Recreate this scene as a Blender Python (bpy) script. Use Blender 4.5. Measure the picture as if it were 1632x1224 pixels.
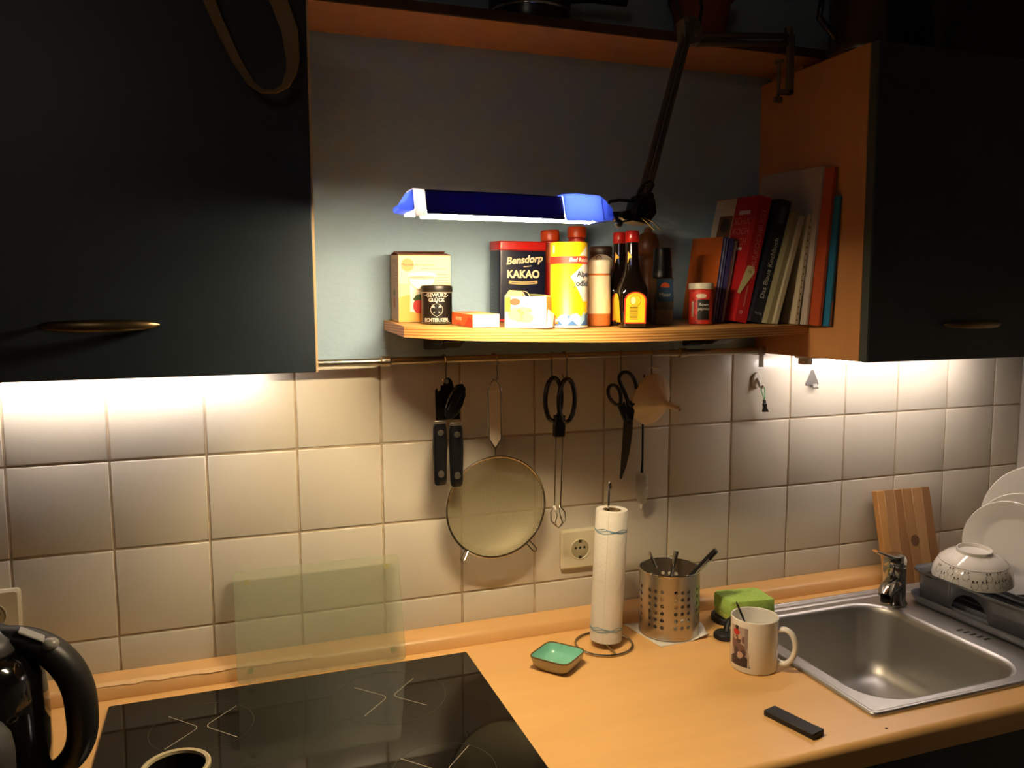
import bpy, bmesh, math, random
from mathutils import Vector, Matrix, Euler
random.seed(7)
R = math.radians
SC = bpy.context.scene
for o in list(bpy.data.objects):
    bpy.data.objects.remove(o)
COL = SC.collection

# ------------------------------------------------------------------ camera
cam_d = bpy.data.cameras.new('camera'); cam = bpy.data.objects.new('camera', cam_d); COL.objects.link(cam)
cam.location = (0.33017, -1.47292, 1.54612)
cam.rotation_euler = (1.46976, 0.00431, -0.34198)
cam_d.sensor_width = 36; cam_d.lens = 36 * 1304.87 / 1632; cam_d.clip_start = .02
SC.camera = cam
# ------------------------------------------------------------------ world and exposure
w = bpy.data.worlds.new('night'); SC.world = w; w.use_nodes = True
w.node_tree.nodes['Background'].inputs[0].default_value = (.9, .8, .7, 1)
w.node_tree.nodes['Background'].inputs[1].default_value = .002
SC.view_settings.view_transform = 'Standard'; SC.view_settings.look = 'None'
SC.view_settings.exposure = 0.0; SC.view_settings.gamma = 1.0; SC.view_settings.use_curve_mapping = False
# lamp powers (emission strengths of the three tubes in the room)
DESK_TUBE = 425.0; DESK_COL = (1.0, .78, .48)
CAB_TUBE_L = 80.0; CAB_TUBE_R = 50.0; CAB_COL = (1.0, .89, .85)

# dim unseen fill light, added behind the camera to lift the ambient level
pd = bpy.data.lights.new('room_fill', 'POINT'); pd.energy = 3.0; pd.color = (1.0, .84, .68); pd.shadow_soft_size = .2
po = bpy.data.objects.new('room_fill', pd); COL.objects.link(po); po.location = (-.3, -2.1, 2.2)

# ------------------------------------------------------------------ materials
ALB = .80        # overall reflectance level; the lamps above are set to match it
def c(r, g, b):
    f = lambda v: (v / 255 / 12.92) if v / 255 <= .04045 else ((v / 255 + .055) / 1.055) ** 2.4
    return (f(r) * ALB, f(g) * ALB, f(b) * ALB, 1)

def mat(name, col, rough=.5, metal=0.0, vary=0.0, vscale=30, bump=0.0, bscale=200, stretch=None, **kw):
    m = bpy.data.materials.new(name); m.use_nodes = True
    nt = m.node_tree; p = nt.nodes['Principled BSDF']
    if len(col) == 3: col = (*col, 1)
    p.inputs['Base Color'].default_value = col
    p.inputs['Roughness'].default_value = rough; p.inputs['Metallic'].default_value = metal
    for k, v in kw.items(): p.inputs[k.replace('_', ' ')].default_value = v
    if vary or bump:
        tc = nt.nodes.new('ShaderNodeTexCoord'); mp = nt.nodes.new('ShaderNodeMapping')
        nt.links.new(tc.outputs['Object'], mp.inputs['Vector'])
        if stretch: mp.inputs['Scale'].default_value = stretch
    if vary:
        n = nt.nodes.new('ShaderNodeTexNoise'); n.inputs['Scale'].default_value = vscale; n.inputs['Detail'].default_value = 5
        nt.links.new(mp.outputs[0], n.inputs['Vector'])
        r = nt.nodes.new('ShaderNodeValToRGB')
        r.color_ramp.elements[0].position = .3; r.color_ramp.elements[1].position = .7
        lo = [max(0, v * (1 - vary)) for v in col[:3]]; hi = [min(1, v * (1 + vary)) for v in col[:3]]
        r.color_ramp.elements[0].color = (*lo, 1); r.color_ramp.elements[1].color = (*hi, 1)
        nt.links.new(n.outputs['Fac'], r.inputs['Fac']); nt.links.new(r.outputs['Color'], p.inputs['Base Color'])
    if bump:
        n2 = nt.nodes.new('ShaderNodeTexNoise'); n2.inputs['Scale'].default_value = bscale; n2.inputs['Detail'].default_value = 4
        nt.links.new(mp.outputs[0], n2.inputs['Vector'])
        b = nt.nodes.new('ShaderNodeBump'); b.inputs['Strength'].default_value = bump; b.inputs['Distance'].default_value = .002
        nt.links.new(n2.outputs['Fac'], b.inputs['Height']); nt.links.new(b.outputs['Normal'], p.inputs['Normal'])
    return m

def emit(name, col, s):
    m = bpy.data.materials.new(name); m.use_nodes = True; nt = m.node_tree
    nt.nodes.remove(nt.nodes['Principled BSDF'])
    e = nt.nodes.new('ShaderNodeEmission'); e.inputs[0].default_value = (*col, 1); e.inputs[1].default_value = s
    nt.links.new(e.outputs[0], nt.nodes['Material Output'].inputs[0]); return m

def mixmat(name, parts):
    """parts: list of (weight, node type, dict) summed by chained mix shaders"""
    m = bpy.data.materials.new(name); m.use_nodes = True; nt = m.node_tree
    nt.nodes.remove(nt.nodes['Principled BSDF'])
    acc = None; tot = 0
    for wgt, typ, ins in parts:
        n = nt.nodes.new(typ)
        for k, v in ins.items(): n.inputs[k].default_value = v
        tot += wgt
        if acc is None: acc = n.outputs[0]
        else:
            mx = nt.nodes.new('ShaderNodeMixShader'); mx.inputs[0].default_value = wgt / tot
            nt.links.new(acc, mx.inputs[1]); nt.links.new(n.outputs[0], mx.inputs[2]); acc = mx.outputs[0]
    nt.links.new(acc, nt.nodes['Material Output'].inputs[0]); return m

M = {}
M['tile'] = mat('glazed_tile', c(222, 214, 194), .24, vary=.03, vscale=4, Specular_IOR_Level=.5)
M['grout'] = mat('grout', c(196, 176, 146), .9, vary=.25, vscale=25)
M['white_wall'] = mat('white_paint', c(205, 200, 190), .8)
M['room_wall'] = mat('room_paint', c(150, 140, 128), .9)
M['floor'] = mat('floor_vinyl', c(92, 72, 54), .5, vary=.2, vscale=8)
M['beech'] = mat('beech_laminate', c(212, 150, 92), .42, vary=.06, vscale=22, stretch=(1, 1, .12))
M['worktop'] = mat('beech_worktop', (.74, .43, .155, 1), .38, vary=.04, vscale=26, stretch=(.1, 1, 1), bump=.03, bscale=300)
M['upstand'] = mat('beech_upstand', (.66, .38, .145, 1), .36, vary=.04, vscale=26, stretch=(.1, 1, 1))
M['edge'] = mat('light_edging', c(226, 190, 140), .4)
M['door'] = mat('dark_blue_laminate', c(46, 56, 64), .42, vary=.06, vscale=60, bump=.03, bscale=500)
M['bronze'] = mat('brushed_bronze', c(150, 128, 92), .34, 1)
M['black'] = mat('black_plastic', c(16, 16, 18), .32)
M['blackmatt'] = mat('black_matt', c(18, 18, 19), .6)
M['rubber'] = mat('black_rubber', c(20, 20, 22), .5)
M['dgrey'] = mat('dark_grey_plastic', c(58, 58, 60), .38)
M['steel'] = mat('brushed_steel', c(206, 200, 190), .34, 1)
M['sink'] = mat('sink_steel', c(206, 204, 200), .42, 1)
M['chrome'] = mat('chrome', c(215, 212, 206), .08, 1)
M['wire'] = mat('steel_wire', c(196, 188, 172), .2, 1)
M['rail'] = mat('rail_steel', c(190, 178, 158), .3, 1)
M['lampmetal'] = mat('dark_lamp_metal', c(120, 112, 98), .5, .5)
M['white'] = mat('white_plastic', c(226, 220, 206), .35)
M['cream'] = mat('cream_plastic', c(228, 218, 186), .4)
M['ceram'] = mat('white_ceramic', c(250, 246, 236), .12, Specular_IOR_Level=.6)
M['paper'] = mat('kitchen_paper', c(236, 230, 216), .9, bump=.5, bscale=160)
M['napkin'] = mat('napkin_paper', c(236, 230, 218), .9, bump=.15, bscale=200)
M['mint'] = mat('mint_glaze', c(140, 214, 186), .1, vary=.05, vscale=40)
M['stone'] = mat('stoneware', c(186, 178, 146), .35)
M['brownrim'] = mat('brown_rim_glaze', c(110, 86, 48), .25)
M['sponge'] = mat('green_foam', c(184, 224, 108), .95, vary=.12, vscale=160, bump=.4, bscale=300)
M['scour'] = mat('yellow_green_foam', c(186, 196, 88), .95, bump=.4, bscale=300)
M['hob'] = mat('black_ceramic_glass', c(10, 10, 11), .05, Specular_IOR_Level=.5)
M['mark'] = mat('burner_print', c(176, 168, 150), .5)
M['thinmark'] = mat('faint_burner_print', c(70, 66, 60), .5)
M['red'] = mat('red_plastic', c(190, 30, 26), .3)
M['redlid'] = mat('red_lid', c(206, 36, 30), .32)
M['orange'] = mat('orange_plastic', c(214, 74, 22), .35)
M['strap'] = mat('canvas_strap', c(168, 136, 92), .9, bump=.2, bscale=700)
M['terracotta'] = mat('terracotta', c(150, 72, 46), .8)
M['darkpan'] = mat('dark_enamel', c(26, 24, 24), .25)
M['plug'] = M['rubber']
M['soilbrown'] = mat('ground_spice', c(190, 104, 30), .8, vary=.2, vscale=300)
M['woodmill'] = mat('turned_wood', c(110, 62, 32), .4, vary=.15, vscale=20, stretch=(1, 1, .1))
M['rawedge'] = mat('worn_raw_edge', c(74, 50, 30), .9, vary=.35, vscale=22)
M['cream_rim'] = mat('cream_glaze', c(206, 190, 150), .3)
M['coffee'] = mat('dark_inside', c(5, 4, 3), .5)
M['smoke'] = mixmat('smoked_plastic', [(.6, 'ShaderNodeBsdfDiffuse', {'Color': c(122, 124, 128)}), (.22, 'ShaderNodeBsdfTransparent', {'Color': (.7, .71, .73, 1)}), (.1, 'ShaderNodeBsdfTranslucent', {'Color': c(130, 132, 136)}), (.1, 'ShaderNodeBsdfGlossy', {'Color': (1, 1, 1, 1), 'Roughness': .2})])
M['green_cord'] = mat('green_cord', c(40, 190, 110), .5)
M['clipbrown'] = mat('dark_clip', c(40, 28, 22), .4)
M['funnel'] = mixmat('cream_translucent', [(.72, 'ShaderNodeBsdfDiffuse', {'Color': c(255, 236, 196)}), (.2, 'ShaderNodeBsdfTranslucent', {'Color': c(238, 210, 160)}), (.06, 'ShaderNodeBsdfGlossy', {'Color': (1, 1, 1, 1), 'Roughness': .15})])
M['bristle'] = mixmat('white_bristle', [(.75, 'ShaderNodeBsdfDiffuse', {'Color': c(235, 228, 210)}), (.25, 'ShaderNodeBsdfTranslucent', {'Color': c(235, 228, 210)})])
M['blue_trans'] = mixmat('blue_translucent_plastic', [(.6, 'ShaderNodeBsdfTranslucent', {'Color': c(130, 158, 252)}), (.4, 'ShaderNodeBsdfDiffuse', {'Color': c(58, 84, 206)}), (.08, 'ShaderNodeBsdfGlossy', {'Color': (1, 1, 1, 1), 'Roughness': .12})])
M['blue_shade'] = mixmat('dark_blue_shade', [(.9, 'ShaderNodeBsdfDiffuse', {'Color': c(26, 28, 74)}), (.05, 'ShaderNodeBsdfTranslucent', {'Color': c(70, 70, 190)}), (.05, 'ShaderNodeBsdfGlossy', {'Color': (1, 1, 1, 1), 'Roughness': .2})])
M['white_trans'] = mixmat('white_translucent', [(.7, 'ShaderNodeBsdfTranslucent', {'Color': c(246, 246, 252)}), (.3, 'ShaderNodeBsdfDiffuse', {'Color': c(236, 238, 250)})])
M['reflector'] = mat('white_reflector', c(240, 240, 240), .5)
M['glassboard'] = mixmat('frosted_green_glass', [(.62, 'ShaderNodeBsdfTransparent', {'Color': (.97, .98, .94, 1)}), (.16, 'ShaderNodeBsdfRefraction', {'Color': (.94, .97, .9, 1), 'Roughness': .12, 'IOR': 1.15}), (.18, 'ShaderNodeBsdfDiffuse', {'Color': c(206, 210, 178)}), (.04, 'ShaderNodeBsdfGlossy', {'Color': (.6, .6, .6, 1), 'Roughness': .4})])
M['clearglass'] = mixmat('clear_glass', [(.6, 'ShaderNodeBsdfTransparent', {'Color': (.8, .8, .8, 1)}), (.3, 'ShaderNodeBsdfDiffuse', {'Color': c(120, 90, 60)}), (.1, 'ShaderNodeBsdfGlossy', {'Color': (1, 1, 1, 1), 'Roughness': .05})])
M['salt'] = mat('salt_grains', c(190, 150, 110), .9, vary=.2, vscale=300)
M['maggi'] = mat('dark_brown_glass', c(14, 8, 6), .08, Specular_IOR_Level=.6)
M['desk_tube'] = emit('desk_lamp_tube', DESK_COL, DESK_TUBE)
M['cab_tube_l'] = emit('left_cabinet_tube', CAB_COL, CAB_TUBE_L)
M['cab_tube_r'] = emit('right_cabinet_tube', CAB_COL, CAB_TUBE_R)
_flat = {}
def F(r, g, b, rough=.55):
    k = (r, g, b, rough)
    if k not in _flat: _flat[k] = mat('print_%d_%d_%d' % (r, g, b), c(r, g, b), rough)
    return _flat[k]

# painted rough plaster
m = mat('blue_plaster', c(164, 194, 216), .85); nt = m.node_tree; p = nt.nodes['Principled BSDF']
tc = nt.nodes.new('ShaderNodeTexCoord'); mp = nt.nodes.new('ShaderNodeMapping'); mp.inputs['Scale'].default_value = (1, 1, 1.8)
nt.links.new(tc.outputs['Object'], mp.inputs[0])
n1 = nt.nodes.new('ShaderNodeTexNoise'); n1.inputs['Scale'].default_value = 55; n1.inputs['Detail'].default_value = 6; n1.inputs['Roughness'].default_value = .6
n2 = nt.nodes.new('ShaderNodeTexVoronoi'); n2.inputs['Scale'].default_value = 38; n2.inputs['Randomness'].default_value = 1
for n in (n1, n2): nt.links.new(mp.outputs[0], n.inputs['Vector'])
mr = nt.nodes.new('ShaderNodeMapRange'); mr.inputs[1].default_value = .0; mr.inputs[2].default_value = .16
nt.links.new(n2.outputs['Distance'], mr.inputs[0])
ad = nt.nodes.new('ShaderNodeMath'); ad.operation = 'ADD'; nt.links.new(n1.outputs['Fac'], ad.inputs[0])
ml = nt.nodes.new('ShaderNodeMath'); ml.operation = 'MULTIPLY'; ml.inputs[1].default_value = .35; nt.links.new(mr.outputs[0], ml.inputs[0]); nt.links.new(ml.outputs[0], ad.inputs[1])
bp = nt.nodes.new('ShaderNodeBump'); bp.inputs['Strength'].default_value = .4; bp.inputs['Distance'].default_value = .004
nt.links.new(ad.outputs[0], bp.inputs['Height']); nt.links.new(bp.outputs[0], p.inputs['Normal'])
M['plaster'] = m

def stripes(name, cols, axis, scale, rough=.45, phase=0.0):
    """repeating flat bands along one object axis (plies of the shelf board, staves)"""
    m = mat(name, cols[0], rough); nt = m.node_tree; p = nt.nodes['Principled BSDF']
    tc = nt.nodes.new('ShaderNodeTexCoord'); sx = nt.nodes.new('ShaderNodeSeparateXYZ'); nt.links.new(tc.outputs['Object'], sx.inputs[0])
    a = nt.nodes.new('ShaderNodeMath'); a.operation = 'MULTIPLY_ADD'; a.inputs[1].default_value = scale; a.inputs[2].default_value = phase
    nt.links.new(sx.outputs[axis], a.inputs[0])
    nz = nt.nodes.new('ShaderNodeTexNoise'); nz.inputs['Scale'].default_value = 12; nt.links.new(tc.outputs['Object'], nz.inputs['Vector'])
    a2 = nt.nodes.new('ShaderNodeMath'); a2.operation = 'MULTIPLY_ADD'; a2.inputs[1].default_value = .25
    nt.links.new(nz.outputs['Fac'], a2.inputs[0]); nt.links.new(a.outputs[0], a2.inputs[2])
    fr = nt.nodes.new('ShaderNodeMath'); fr.operation = 'FRACT'; nt.links.new(a2.outputs[0], fr.inputs[0])
    r = nt.nodes.new('ShaderNodeValToRGB'); r.color_ramp.interpolation = 'EASE'
    while len(r.color_ramp.elements) < len(cols): r.color_ramp.elements.new(.5)
    for i, cc in enumerate(cols):
        r.color_ramp.elements[i].position = i / (len(cols) - 1) if len(cols) > 1 else 0; r.color_ramp.elements[i].color = cc
    nt.links.new(fr.outputs[0], r.inputs[0]); nt.links.new(r.outputs[0], p.inputs['Base Color']); return m
M['ply'] = stripes('plywood_plies', [c(226, 174, 104), c(206, 146, 78), c(150, 92, 44), c(226, 174, 104)], 2, 1 / .0045)
M['ply_top'] = mat('pine_veneer', c(224, 168, 96), .4, vary=.1, vscale=16, stretch=(.12, 1, 1))
M['board'] = stripes('walnut_staves', [c(178, 132, 84), c(152, 106, 62), c(190, 146, 96), c(140, 96, 54), c(178, 132, 84)], 0, 9, .5)
M['board_light'] = mat('light_stave', c(206, 150, 84), .5, vary=.1, vscale=20, stretch=(1, 1, .1))
# woven sieve mesh: fine wires with real gaps between them
m = bpy.data.materials.new('sieve_mesh'); m.use_nodes = True; nt = m.node_tree; p = nt.nodes['Principled BSDF']
p.inputs['Base Color'].default_value = c(168, 158, 122); p.inputs['Metallic'].default_value = .4; p.inputs['Roughness'].default_value = .62
tc = nt.nodes.new('ShaderNodeTexCoord'); sx = nt.nodes.new('ShaderNodeSeparateXYZ'); nt.links.new(tc.outputs['Object'], sx.inputs[0])
outs = []
for ax in (0, 2):
    a = nt.nodes.new('ShaderNodeMath'); a.operation = 'MULTIPLY'; a.inputs[1].default_value = 1 / .0022; nt.links.new(sx.outputs[ax], a.inputs[0])
    f = nt.nodes.new('ShaderNodeMath'); f.operation = 'FRACT'; nt.links.new(a.outputs[0], f.inputs[0])
    g = nt.nodes.new('ShaderNodeMath'); g.operation = 'LESS_THAN'; g.inputs[1].default_value = .50; nt.links.new(f.outputs[0], g.inputs[0]); outs.append(g)
mxm = nt.nodes.new('ShaderNodeMath'); mxm.operation = 'MAXIMUM'; nt.links.new(outs[0].outputs[0], mxm.inputs[0]); nt.links.new(outs[1].outputs[0], mxm.inputs[1])
tr = nt.nodes.new('ShaderNodeBsdfTransparent'); mx = nt.nodes.new('ShaderNodeMixShader')
nt.links.new(mxm.outputs[0], mx.inputs[0]); nt.links.new(tr.outputs[0], mx.inputs[1]); nt.links.new(p.outputs[0], mx.inputs[2])
nt.links.new(mx.outputs[0], nt.nodes['Material Output'].inputs[0]); M['mesh'] = m

# ------------------------------------------------------------------ geometry helpers
class MB:
    def __init__(s): s.v = []; s.f = []
    def add(s, vs, fs):
        n = len(s.v); s.v += [tuple(v) for v in vs]; s.f += [tuple(i + n for i in f) for f in fs]; return s
    def box(s, x0, x1, y0, y1, z0, z1):
        return s.add([(x0, y0, z0), (x1, y0, z0), (x1, y1, z0), (x0, y1, z0), (x0, y0, z1), (x1, y0, z1), (x1, y1, z1), (x0, y1, z1)],
                     [(0, 3, 2, 1), (4, 5, 6, 7), (0, 1, 5, 4), (1, 2, 6, 5), (2, 3, 7, 6), (3, 0, 4, 7)])
    def loft(s, rings, caps=(True, True), closed=True, wrap=False):
        n = len(rings[0]); vs = [p for r in rings for p in r]; fs = []
        m_ = len(rings) if wrap else len(rings) - 1
        for i in range(m_):
            j = (i + 1) % len(rings)
            for k in range(n if closed else n - 1):
                l = (k + 1) % n; fs.append((i * n + k, i * n + l, j * n + l, j * n + k))
        if not wrap:
            if caps[0]: fs.append(tuple(reversed(range(n))))
            if caps[1]: fs.append(tuple((len(rings) - 1) * n + k for k in range(n)))
        return s.add(vs, fs)
    def lathe(s, prof, n=32, c=(0, 0, 0), caps=(True, True), sx=1, sy=1):
        return s.loft([[(c[0] + sx * r * math.cos(2 * math.pi * k / n), c[1] + sy * r * math.sin(2 * math.pi * k / n), c[2] + z) for k in range(n)] for r, z in prof], caps)
    def tube(s, pts, r, n=10, closed=False, caps=True, flat=None):
        P = [Vector(p) for p in pts]; N = len(P); rr = r if isinstance(r, (list, tuple)) else [r] * N
        T = []
        for i in range(N):
            a = P[(i - 1) % N] if (closed or i > 0) else P[i]; b = P[(i + 1) % N] if (closed or i < N - 1) else P[i]
            T.append((b - a).normalized())
        u = T[0].orthogonal().normalized() if flat is None else (Vector(flat[0]) - Vector(flat[0]).dot(T[0]) * T[0]).normalized()
        rings = []
        for i in range(N):
            u = (u - u.dot(T[i]) * T[i]).normalized(); v = T[i].cross(u)
            ku, kv = (1, 1) if flat is None else flat[1]
            rings.append([P[i] + (u * math.cos(2 * math.pi * k / n) * ku + v * math.sin(2 * math.pi * k / n) * kv) * rr[i] for k in range(n)])
        return s.loft(rings, (caps, caps), wrap=closed)
    def cyl(s, a, b, r, n=20, r2=None): return s.tube([a, b], [r, r if r2 is None else r2], n)
    def prism(s, outline, y0, y1, axis='y'):
        """outline: list of (a,b). axis y -> (a, y, b); z -> (a, b, z); x -> (x, a, b)"""
        mp_ = {'y': lambda a, b, t: (a, t, b), 'z': lambda a, b, t: (a, b, t), 'x': lambda a, b, t: (t, a, b)}[axis]
        return s.loft([[mp_(a, b, y0) for a, b in outline], [mp_(a, b, y1) for a, b in outline]])
    def ball(s, ctr, r, n=16, m_=8, sc=(1, 1, 1)):
        rings = []
        for i in range(1, m_):
            t = math.pi * i / m_ - math.pi / 2
            rings.append([(ctr[0] + sc[0] * r * math.cos(t) * math.cos(2 * math.pi * k / n), ctr[1] + sc[1] * r * math.cos(t) * math.sin(2 * math.pi * k / n), ctr[2] + sc[2] * r * math.sin(t)) for k in range(n)])
        return s.loft(rings)
    def build(s, name, material, parent=None, loc=(0, 0, 0), rot=(0, 0, 0), bevel=0, seg=2, smooth=True, ang=40, sub=0):
        me = bpy.data.meshes.new(name); me.from_pydata(s.v, [], s.f); me.update()
        bm = bmesh.new(); bm.from_mesh(me); bmesh.ops.recalc_face_normals(bm, faces=bm.faces); bm.to_mesh(me); bm.free()
        return link(name, me, material, parent, loc, rot, bevel, seg, smooth, ang, sub)

def link(name, me, material, parent=None, loc=(0, 0, 0), rot=(0, 0, 0), bevel=0, seg=2, smooth=True, ang=40, sub=0):
    if material and not me.materials: me.materials.append(material)
    if smooth:
        me.polygons.foreach_set('use_smooth', [True] * len(me.polygons)); me.set_sharp_from_angle(angle=R(ang))
    o = bpy.data.objects.new(name, me); COL.objects.link(o); o.location = loc; o.rotation_euler = rot
    if parent: o.parent = parent
    if bevel:
        b = o.modifiers.new('bevel', 'BEVEL'); b.width = bevel; b.segments = seg; b.limit_method = 'ANGLE'; b.angle_limit = R(35); b.harden_normals = False
    if sub:
        sb = o.modifiers.new('sub', 'SUBSURF'); sb.levels = sub; sb.render_levels = sub
    return o

def each(name, mbs, material, parent, **k):
    return [m_.build(name, material, parent, **k) for m_ in mbs]

def rrect(x0, x1, y0, y1, r, n=6):
    out = []
    for cx, cy, a0 in ((x1 - r, y1 - r, 0), (x0 + r, y1 - r, 90), (x0 + r, y0 + r, 180), (x1 - r, y0 + r, 270)):
        for k in range(n + 1):
            a = R(a0 + 90 * k / n); out.append((cx + r * math.cos(a), cy + r * math.sin(a)))
    return out

def thing(name, label, cat, loc=(0, 0, 0), rot=(0, 0, 0), group=None):
    o = bpy.data.objects.new(name, None); COL.objects.link(o); o.empty_display_size = .02
    o.location = loc; o.rotation_euler = rot; o['label'] = label; o['category'] = cat
    if group: o['group'] = group
    return o
def tag(o, label, cat, group=None):
    o['label'] = label; o['category'] = cat
    if group: o['group'] = group
    return o
def struct(o): o['kind'] = 'structure'; return o
def dup(root, loc, label, rot=None):
    r = root.copy(); COL.objects.link(r); r.location = loc; r['label'] = label
    if rot: r.rotation_euler = rot
    for ch in list(root.children):
        k = ch.copy(); COL.objects.link(k); k.parent = r
        for g in ch.children:
            d = g.copy(); COL.objects.link(d); d.parent = k
    return r

# ---- flat print: small polygons mapped onto a face or a round wall
def frame(origin, u, v):
    o = Vector(origin); u = Vector(u).normalized(); v = Vector(v).normalized(); n = u.cross(v)
    return lambda a, b, off: o + u * a + v * b + n * off
def round_frame(r, a0, z0=0.0):
    """u runs around a vertical cylinder of radius r; u = 0 at angle a0 (from local +x)"""
    def f(a, b, off):
        t = a0 + a / r; return Vector(((r + off) * math.cos(t), (r + off) * math.sin(t), z0 + b))
    return f
def q_band(u0, u1, bot, top, n=12):
    fb = bot if callable(bot) else (lambda u: bot); ft = top if callable(top) else (lambda u: top); out = []
    for i in range(n):
        a = u0 + (u1 - u0) * i / n; b = u0 + (u1 - u0) * (i + 1) / n
        out.append([(a, fb(a)), (b, fb(b)), (b, ft(b)), (a, ft(a))])
    return out
def q_ell(uc, vc, ru, rv, n=16):
    s = lambda u: rv * math.sqrt(max(0, 1 - ((u - uc) / ru) ** 2)) + 1e-6
    return q_band(uc - ru, uc + ru, lambda u: vc - s(u), lambda u: vc + s(u), n)
def q_ring(uc, vc, r0, r1, n=24, a0=0, a1=360):
    out = []
    for i in range(n):
        a = R(a0 + (a1 - a0) * i / n); b = R(a0 + (a1 - a0) * (i + 1) / n)
        out.append([(uc + r0 * math.cos(a), vc + r0 * math.sin(a)), (uc + r1 * math.cos(a), vc + r1 * math.sin(a)), (uc + r1 * math.cos(b), vc + r1 * math.sin(b)), (uc + r0 * math.cos(b), vc + r0 * math.sin(b))])
    return out
def q_line(a, b, w_):
    d = Vector((b[0] - a[0], b[1] - a[1])); n = Vector((-d.y, d.x)).normalized() * w_ / 2
    return [[(a[0] + n.x, a[1] + n.y), (a[0] - n.x, a[1] - n.y), (b[0] - n.x, b[1] - n.y), (b[0] + n.x, b[1] + n.y)]]
def q_text(s, size, uc, vc, align='CENTER', shear=0.0, rot=0.0, bold=0.0, xs=1.0):
    cu = bpy.data.curves.new('t', 'FONT'); cu.body = s; cu.size = size; cu.align_x = align; cu.align_y = 'CENTER'; cu.shear = shear; cu.offset = bold; cu.resolution_u = 3
    ob = bpy.data.objects.new('t', cu); COL.objects.link(ob); dg = bpy.context.evaluated_depsgraph_get(); dg.update()
    me = bpy.data.meshes.new_from_object(ob.evaluated_get(dg)); ca, sa = math.cos(rot), math.sin(rot)
    P = [(uc + (v.co.x * xs) * ca - v.co.y * sa, vc + (v.co.x * xs) * sa + v.co.y * ca) for v in me.vertices]
    out = [[P[i] for i in pl.vertices] for pl in me.polygons]
    bpy.data.objects.remove(ob); bpy.data.curves.remove(cu); bpy.data.meshes.remove(me); return out
def decal(name, material, fr, shapes, parent, off=.0003):
    mb = MB()
    for pg in shapes:
        n = len(mb.v); mb.v += [tuple(fr(a, b, off)) for a, b in pg]; mb.f.append(tuple(range(n, n + len(pg))))
    me = bpy.data.meshes.new(name); me.from_pydata(mb.v, [], mb.f); me.update()
    return link(name, me, material, parent, smooth=False)

# ================================================================== SETTING
FX0, FX1, FY0 = -1.7, 2.19, -2.7
struct(MB().box(FX0, FX1, FY0, .004, -.05, 0).build('floor', M['floor'], smooth=False))
struct(MB().box(FX0, FX1, FY0, .004, 2.5, 2.55).build('ceiling', M['room_wall'], smooth=False))
wall_back = struct(MB().box(FX0, FX1, .004, .12, 0, 2.5).build('wall_back', M['plaster'], smooth=False))
struct(MB().box(FX0 - .1, FX0, FY0, .12, 0, 2.5).build('wall_left', M['room_wall'], smooth=False))
struct(MB().box(FX1, FX1 + .1, FY0, .12, 0, 2.5).build('wall_right', M['white_wall'], smooth=False))
struct(MB().box(FX0, FX1, FY0 - .1, FY0, 0, 2.5).build('wall_front', M['room_wall'], smooth=False))
gr = MB().box(-.45, FX1, .0022, .004, .89, 1.438).build('grout', M['grout'], wall_back, smooth=False)
_tm = {}
def tile_mesh(wd, ht):
    k = (round(wd, 4), round(ht, 4))
    if k not in _tm:
        b = .0022; x, z = wd / 2, ht / 2
        mb = MB().loft([[(-x, .0038, -z), (x, .0038, -z), (x, .0038, z), (-x, .0038, z)], [(-x, .0016, -z), (x, .0016, -z), (x, .0016, z), (-x, .0016, z)],
                        [(-x + b * .35, .0005, -z + b * .35), (x - b * .35, .0005, -z + b * .35), (x - b * .35, .0005, z - b * .35), (-x + b * .35, .0005, z - b * .35)],
                        [(-x + b, 0, -z + b), (x - b, 0, -z + b), (x - b, 0, z - b), (-x + b, 0, z - b)]], caps=(False, True))
        me = bpy.data.meshes.new('tile'); me.from_pydata(mb.v, [], mb.f); me.update(); me.materials.append(M['tile'])
        bm = bmesh.new(); bm.from_mesh(me); bmesh.ops.recalc_face_normals(bm, faces=bm.faces); bm.to_mesh(me); bm.free()
        me.polygons.foreach_set('use_smooth', [True] * len(me.polygons)); me.set_sharp_from_angle(angle=R(70)); _tm[k] = me
    return _tm[k]
Z0 = 1.2868; GAP = .0036
for ci in range(-3, 15):
    x0 = ci * .15; x1 = min(x0 + .15, FX1)
    for z0, z1 in ((Z0, Z0 + .15), (Z0 - .15, Z0), (Z0 - .3, Z0 - .15), (.915, Z0 - .3)):
        me = tile_mesh(x1 - x0 - GAP, z1 - z0 - GAP)
        o = bpy.data.objects.new('tile', me); COL.objects.link(o); o.parent = wall_back
        o.location = ((x0 + x1) / 2, 0, (z0 + z1) / 2); o.rotation_euler = (random.uniform(-.002, .002), 0, random.uniform(-.002, .002))

# upstand strip along the tiles
prof = [(-.001, .9005), (-.0475, .9005), (-.0475, .905), (-.0440, .9170), (-.0405, .9215), (-.034, .9240), (-.006, .9285), (-.001, .9285)]
up = struct(MB().prism(prof, -.45, FX1 - .001, 'x').build('trim_1', M['upstand'], ang=50))
wv = [(.10 + .0125 * k, random.uniform(.0005, .0035)) for k in range(30)]
mb = MB().loft([[(x, -.0335, .9243), (x, -.041 - t, .9216 - t * .5), (x, -.041 - t, .9222 - t * .5), (x, -.0335, .9250)] for x, t in wv])
mb.build('sealant_bead', mat('pale_edge', (.72, .46, .21, 1), .4), up)

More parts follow.
